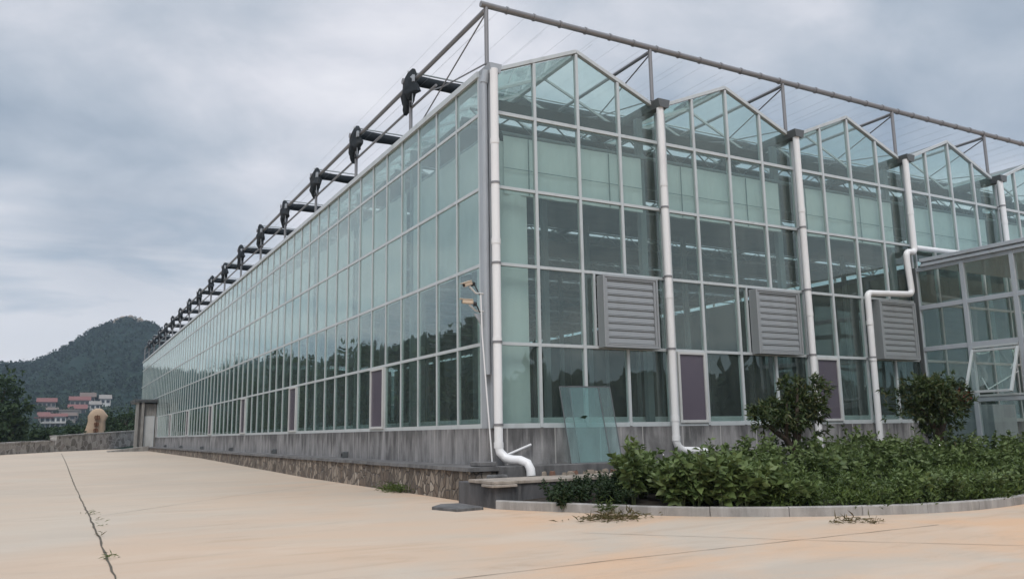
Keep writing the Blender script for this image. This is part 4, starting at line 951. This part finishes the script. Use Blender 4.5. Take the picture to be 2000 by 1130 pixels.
for p in P[:46]:
    s = random.uniform(.012,.022); m.add([(p[0]-s,p[1],p[2]),(p[0],p[1]-s,p[2]),(p[0]+s,p[1],p[2]),(p[0],p[1]+s,p[2]),(p[0],p[1],p[2]+s*1.3),(p[0],p[1],p[2]-s)],[(0,1,4),(1,2,4),(2,3,4),(3,0,4),(1,0,5),(2,1,5),(3,2,5),(0,3,5)])
tag(m.build('shrub_flowers', M['flower']), 'tiny white flowers dotted among the shrubs', 'flowers', kind='stuff')

def small_tree(base, label, limbs, crown_pts, n, red=None):
    t = empty('small_tree', base, label, 'tree', 'small ornamental trees in the bed'); m = MB()
    for path, rr in limbs:
        m.tube([Vector(base)+Vector(p) for p in path], rr, 10)
    tr = m.build('trunk', M['bark'], t, True)
    P = []
    for c, r_, k in crown_pts:
        P.append(clumps(np.array(base)+np.array(c), np.array(r_)*1.03, 14, k, 0.30, 0.5))
    T = np.concatenate(P); T = T[rng.permutation(len(T))[:len(T)//9]]; ctr = T.mean(0)
    P = np.repeat(T, 11, 0) + rng.normal(size=(len(T)*11,3))*.014
    O = T - ctr; O /= np.linalg.norm(O, axis=1, keepdims=True)+1e-6; O[:,2] += .35
    D = np.repeat(O, 11, 0)*.75 + rng.normal(size=(len(T)*11,3))*.75
    leaf_mesh('crown', P, rng.uniform(.08,.15,len(P)), .30, M['leaf_tree'], t, droop=0.1, D=D)
    if red:
        q = clumps(np.array(base)+np.array(red), (.12,.10,.14), 4, 60, .4); leaf_mesh('red_leaves', q, .12, .34, M['leaf_red'], t, droop=.3)
small_tree((5.05,-2.2,-1.15), 'small dark leaved tree with a forked trunk before the straight drainpipe',
    [([(0.03,0,-.1),(0.0,0,.35),(-.03,0,.62)],[.10,.085,.085]),([(-.03,0,.58),(-.20,.02,.85),(-.42,.05,.97),(-.62,.08,1.12)],[.075,.06,.045,.02]),([(-.03,0,.60),(-.02,-.05,.95),(.02,-.1,1.4),(.05,-.1,1.75)],[.065,.05,.035,.015]),([(-.03,0,.58),(.14,.05,.8),(.26,.05,1.1),(.5,.0,1.6)],[.06,.045,.03,.012]),([(-.2,.02,.85),(-.28,-.1,1.1),(-.3,-.15,1.45)],[.045,.03,.012])],
    [((-.30,0,1.30),(.42,.36,.30),1100),((.12,0,1.42),(.36,.34,.40),1150),((.36,.0,1.30),(.30,.30,.42),750),((.62,0,1.78),(.26,.22,.20),260),((-.62,.05,1.28),(.25,.25,.16),240),((-.25,0,.62),(.12,.12,.14),70),((.0,0,1.82),(.25,.2,.12),140),((-.75,.1,1.05),(.16,.12,.08),60)], 0)
small_tree((9.17,-2.2,-1.15), 'small dark rounded tree with some red leaves before the annex',
    [([(0,0,-.1),(0,0,.5),(.02,0,.85)],[.12,.10,.10]),([(.02,0,.8),(-.15,0,1.05),(-.4,.05,1.4)],[.08,.06,.02]),([(.02,0,.8),(.25,0,1.1),(.5,0,1.5)],[.08,.055,.02]),([(.02,0,.8),(.05,-.1,1.2),(.05,-.1,1.8)],[.07,.05,.015])],
    [((0,0,1.40),(.48,.42,.42),1700),((-.30,0,1.45),(.45,.36,.36),1000),((.42,0,1.62),(.42,.36,.34),1100),((.05,0,1.85),(.55,.4,.20),700),((-.75,.0,1.55),(.28,.2,.3),160),((.85,0,1.72),(.22,.2,.28),220)], 0, (.80,-.1,1.62))
def scatter_weed(c, r_, n, name, label, cat='weeds', mat='dry', L=.16, h=.05):
    P = [(c[0]+random.gauss(0,r_[0]), c[1]+random.gauss(0,r_[1]), c[2]+.006+abs(random.gauss(0,h))) for _ in range(n)]
    D = [(random.gauss(0,1),random.gauss(0,1),random.uniform(0,.5)) for _ in range(n)]
    return tag(leaf_mesh(name, P, rng.uniform(L*.5,L*1.2,n), .12, M[mat], None, D=D), label, cat)
scatter_weed((-0.1,-3.75,gz(-3.75)), (.24,.13), 260, 'dry_weeds', 'heap of pulled dry weeds on the yard against the kerb', mat='dry', L=.15, h=.03)
scatter_weed((0.05,-3.35,gz(-3.4)+.05), (.07,.06), 120, 'green_weed', 'green weed growing over the kerb above the dry heap', mat='leaf_fern', L=.12, h=.07)
scatter_weed((2.3,-5.55,gz(-5.6)), (.2,.08), 70, 'fallen_twig', 'small dry twig with leaves lying right of the kerb bend', 'twig', L=.14, h=.015)
scatter_weed((2.45,-5.78,gz(-5.8)), (.06,.03), 30, 'dry_leaf', 'single brown dead leaf on the yard below the twig', 'leaf', L=.12, h=.015)
scatter_weed((-.72,2.9,gz(3)), (.09,.32), 260, 'weed_tuft', 'grass tuft growing at the foot of the stone wall', 'grass', 'leaf_fern', .16, .06)
for i,(yv,n_) in enumerate([(-3.7,22),(-1.9,9),(1.4,22),(0.3,8),(-.6,9)]):
    scatter_weed((-6.24+.02*i,yv,gz(yv)), (.045,.03), n_, 'joint_weed', 'small weed in the long yard joint, %s from the camera' % ('nearest','second','fifth','fourth','third')[i], 'weed', 'dry' if i % 2 else 'leaf_fern', .08, .02)

# ------------------------------------------------------------------ far end of the yard
def wallrun(name, A, B, z0a, z0b, zta, ztb, th, label):
    t = empty(name, ((A[0]+B[0])/2,(A[1]+B[1])/2,z0a), label, 'wall'); a = Vector((*A,0)); b = Vector((*B,0)); d = (b-a).normalized(); n = Vector((-d.y,d.x,0))*th
    m = MB(); c = MB(); K = 24
    for i in range(K):
        p, q = a.lerp(b,i/K), a.lerp(b,(i+1)/K); f0, f1 = i/K, (i+1)/K
        zb0, zb1 = z0a+(z0b-z0a)*f0-.3, z0a+(z0b-z0a)*f1-.3
        j = lambda f: zta+(ztb-zta)*f+.03*noise.noise(Vector((f*19,zta,0)))
        m.add([(*p.xy,zb0),(*q.xy,zb1),(*(q+n).xy,zb1),(*(p+n).xy,zb0),(*p.xy,j(f0)),(*q.xy,j(f1)),(*(q+n).xy,j(f1)),(*(p+n).xy,j(f0))],[(0,1,5,4),(4,5,6,7),(2,3,7,6),(0,4,7,3),(1,2,6,5)])
        o1 = n*0.08
        c.add([(*(p-o1).xy,j(f0)+.003),(*(q-o1).xy,j(f1)+.003),(*(q+n+o1).xy,j(f1)+.003),(*(p+n+o1).xy,j(f0)+.003),(*(p-o1).xy,j(f0)+.13),(*(q-o1).xy,j(f1)+.13),(*(q+n+o1).xy,j(f1)+.13),(*(p+n+o1).xy,j(f0)+.13)],[(0,1,5,4),(4,5,6,7),(2,3,7,6),(0,4,7,3),(1,2,6,5)])
    m.build('stone_face', M['farwall'], t); c.build('coping', M['ramp_c'] if zta > 0 else M['farwall'], t)
wallrun('boundary_wall', (-17,26), (-6.6,61.4), -1.05,-1.0,-.62,-.22,.5, 'lower rubble stone boundary wall at the far left of the yard')
wallrun('boundary_wall', (-6.5,61.7), (1.6,81), -1.0,-1.0,.13,.68,.5, 'taller rubble stone boundary wall running on to the porch')
ro = empty('carved_rock', (-3.1,80,0.2), 'tall cream standing rock with reddish carved marks behind the stone wall', 'rock')
V = []; nn_ = 18; lev = [(-.4,1.0,.5),(.3,.98,.5),(.9,.86,.48),(1.5,.78,.45),(2.0,.80,.42),(2.35,.72,.4),(2.62,.50,.32),(2.75,.25,.2)]
for i,(z,rx,ry) in enumerate(lev):
    for a in range(nn_):
        th = 2*math.pi*a/nn_; q = 1+.16*noise.noise(Vector((math.cos(th)*1.4,math.sin(th)*1.4,z*1.3))); off = .18 if 1.8 < z < 2.3 and math.cos(th) > .5 else 0
        V.append((-3.1+math.cos(th)*rx*q+off+(.12*z/2.5), 80+math.sin(th)*ry*q, .2+z))
F = [(i*nn_+a,i*nn_+(a+1)%nn_,(i+1)*nn_+(a+1)%nn_,(i+1)*nn_+a) for i in range(len(lev)-1) for a in range(nn_)] + [tuple((len(lev)-1)*nn_+a for a in range(nn_))]
MB().add(V,F).build('rock_body', M['sculpt'], ro, True)
m = MB()
for (cx,cz,s) in ((-3.02,2.05,.24),(-3.06,1.40,.20),(-3.08,.80,.20)):
    yv = 79.42
    for (a,b,c_,d_) in ((-1,.6,1,.6),(-.8,-.8,.9,-.8),(0,1.1,0,-1),(-.8,.6,-1,-.3),(.8,.6,.9,-.6),(-.5,0,.6,-.1)):
        m.beam((cx+a*s,yv,cz+b*s),(cx+c_*s,yv,cz+d_*s),.09,.12,(0,1,0))
m.build('carved_marks', M['carving'], ro)

def house(x0, x1, y, z0, zw, zr, roofmat, wallmat, nwin, label, storeys=1, flat=False, dep=7, rname='village_house'):
    t = empty(rname, ((x0+x1)/2, y+dep/2, z0), label, 'house', 'village houses on the hillside')
    w = MB().box(x0,x1,y,y+dep,z0-5,zw).build('wall', M[wallmat], t)
    if flat: MB().box(x0-.3,x1+.3,y-.3,y+dep+.3,zw+.003,zr).build('roof', M[roofmat], t)
    else:
        e = .6; m = MB(); m.prism([(x0-e,y-e,zw+.01),(x0-e,y+dep+e,zw+.01),(x0-e,y+dep/2,zr)],(x1-x0+2*e,0,0)); m.build('roof', M[roofmat], t)
    for s in range(storeys):
        hh = (zw-z0)/storeys
        for i in range(nwin):
            cx = x0+(x1-x0)*(i+.5)/nwin; cz = z0+hh*(s+.5); ww = min(1.0,(x1-x0)/nwin*.32); wh = hh*.28
            f = MB().box(cx-ww,cx+ww,y-.06,y-.005,cz-wh,cz+wh).build('window', M['win_dark'], t)
            m = MB().box(cx-ww-.12,cx+ww+.12,y-.12,y-.061,cz-wh-.14,cz-wh); m.build('sill', M['house_white'], f)
    return t
house(-14.0,-6.4,440,15.2,17.9,20.0,'roof_red','house_grey',4,'village house with a red roof, upper left of the group')
house(-0.4,8.3,450,15.5,19.2,21.3,'roof_red','house_grey',4,'upper grey village house with a long red roof in the middle of the group')
house(-1.0,6.2,425,11.6,14.2,16.4,'roof_red','house_grey',3,'red roofed grey village house just below the upper grey one')
h4 = house(-11.8,-2.3,380,4.6,9.6,11.0,'roof_red','house_white',5,'white two storey village house with a red roof and dark windows, lowest of the group',2)
m = MB().box(-11.9,-2.2,378.8,379.98,6.7,7.0); m.build('balcony', M['house_grey'], h4); MB().box(-13.9,-7.0,379,386,9.0,9.35).build('shed_roof', M['roof_red'], h4)
house(-5.0,2.6,400,8.5,12.6,13.1,'house_grey','house_grey',3,'grey flat roofed village house between the white house and the red roofs',1,True)
house(12.8,17.4,446,17.2,19.8,22.0,'house_grey','house_white',2,'small pale gabled village house at the right of the group')
house(4.6,11.0,462,19.0,21.4,23.8,'roof_brown','house_grey',3,'brown roofed village house highest of the group')
house(-3.6,1.4,392,8.2,10.2,11.6,'roof_brown','house_grey',2,'low brown roofed village house below the flat roofed one')
house(-9.6,-5.6,415,11.5,13.4,14.6,'roof_brown','house_grey',2,'small brown village house between the two left red roofs')
house(-12.6,-8.8,395,8.6,10.6,12.0,'roof_red','house_grey',2,'low red roofed village house at the left behind the white one')
house(8.6,12.0,410,9.6,11.6,13.2,'roof_brown','house_white',2,'small tan roofed village house at the right, just above the carved rock')
house(8.0,12.2,430,14.2,16.4,18.2,'house_grey','house_white',2,'small grey roofed pale village house left of the gabled one')
def far_tree(base, h, r_, label, n=1500, lf=.55, nm='leafy_tree', mat='leaf_wood', grp='trees beyond the boundary wall'):
    t = empty(nm, base, label, 'tree', grp); b = Vector(base)
    m = MB().tube([b+Vector((0,0,-.5)),b+Vector((.1,0,h*.35)),b+Vector((0,.1,h*.7))],[h*.03,h*.022,h*.01],8)
    for k in range(4):
        a = k*1.7; m.tube([b+Vector((.05,0,h*(.3+.08*k))),b+Vector((math.cos(a)*r_*.6,math.sin(a)*r_*.6,h*(.55+.08*k)))],[h*.014,h*.005],6)
    m.build('trunk', M['bark'], t)
    P = [clumps(np.array(base)+np.array((random.uniform(-.3,.3)*r_,random.uniform(-.3,.3)*r_,h*z)), (r_*w,r_*w,h*.22), 12, n//3, .26, .5) for z,w in ((.32,.95),(.55,1.0),(.78,.72))]
    P = np.concatenate(P); leaf_mesh('crown', P, rng.uniform(lf*.5,lf,len(P)), .6, M[mat], t, droop=.2)
far_tree((-11.2,74,-1.2),6.9,2.0,'tall dark tree at the left edge beyond the stone wall')
far_tree((-10.1,71,-1.2),4.6,1.3,'rounder dark tree right of the tallest one beyond the stone wall')
far_tree((-12.8,68,-1.2),6.0,2.0,'dark tree cut by the left edge beyond the stone wall')
far_tree((-22.5,150,-1.2),15.5,4.6,'tall dark tree farther back at the left edge')
for i,(x,yv,h,r_) in enumerate([(-6.9,92,2.0,1.3),(-5.3,86,2.3,1.1),(-1.4,86,3.6,1.5),(0.4,90,4.6,1.9),(1.8,88,4.2,1.7),(-.6,92,3.9,1.6),(-8.0,80,1.8,1.2),(-10,82,2.0,1.3),(-7.2,76,1.5,1.1),(-4.9,79,2.0,.9),(-1.6,80,2.1,.9)]):
    far_tree((x,yv,-.8),h,r_,['bush beyond the wall below the village, left of the carved rock','bush beyond the wall directly left of the carved rock','bushy tree directly right of the carved rock','tall bushy tree beside the far end of the greenhouse','bushy tree half hidden by the porch','dark tree between the rock and the porch','low bush before the white village house','low bush below the tall left trees','low bush on the wall before the village','low bush at the left foot of the carved rock','low bush at the right foot of the carved rock'][i],900,.34,'bush' if h < 3 else 'leafy_tree')
for i,(x,yv,h,r_) in enumerate([(-20,95,12,4),(-27,92,13,4.5),(-34,86,12,4.5),(-42,80,13,5),(-50,70,12,5),(-58,60,13,5),(-62,48,12,5),(-66,35,13,5),(-68,20,12,5),(-68,5,13,5)]):
    far_tree((x,yv,-1.2),h,r_,'tall tree west of the yard seen only mirrored in the long glass wall',1200,1.0,grp='trees mirrored in the long glass wall')

# ------------------------------------------------------------------ haze
m_, t_, o_ = newmat('haze_air'); pv = t_.nodes.new('ShaderNodeVolumePrincipled'); pv.inputs['Color'].default_value = (0.66,0.82,1.0,1); pv.inputs['Density'].default_value = 0.00032; pv.inputs['Anisotropy'].default_value = 0.2
t_.links.new(pv.outputs[0], o_.inputs['Volume'])
hz_o = MB().box(-430,470,-170,1110,-12,130).build('haze', m_); tag(hz_o, kind='stuff')
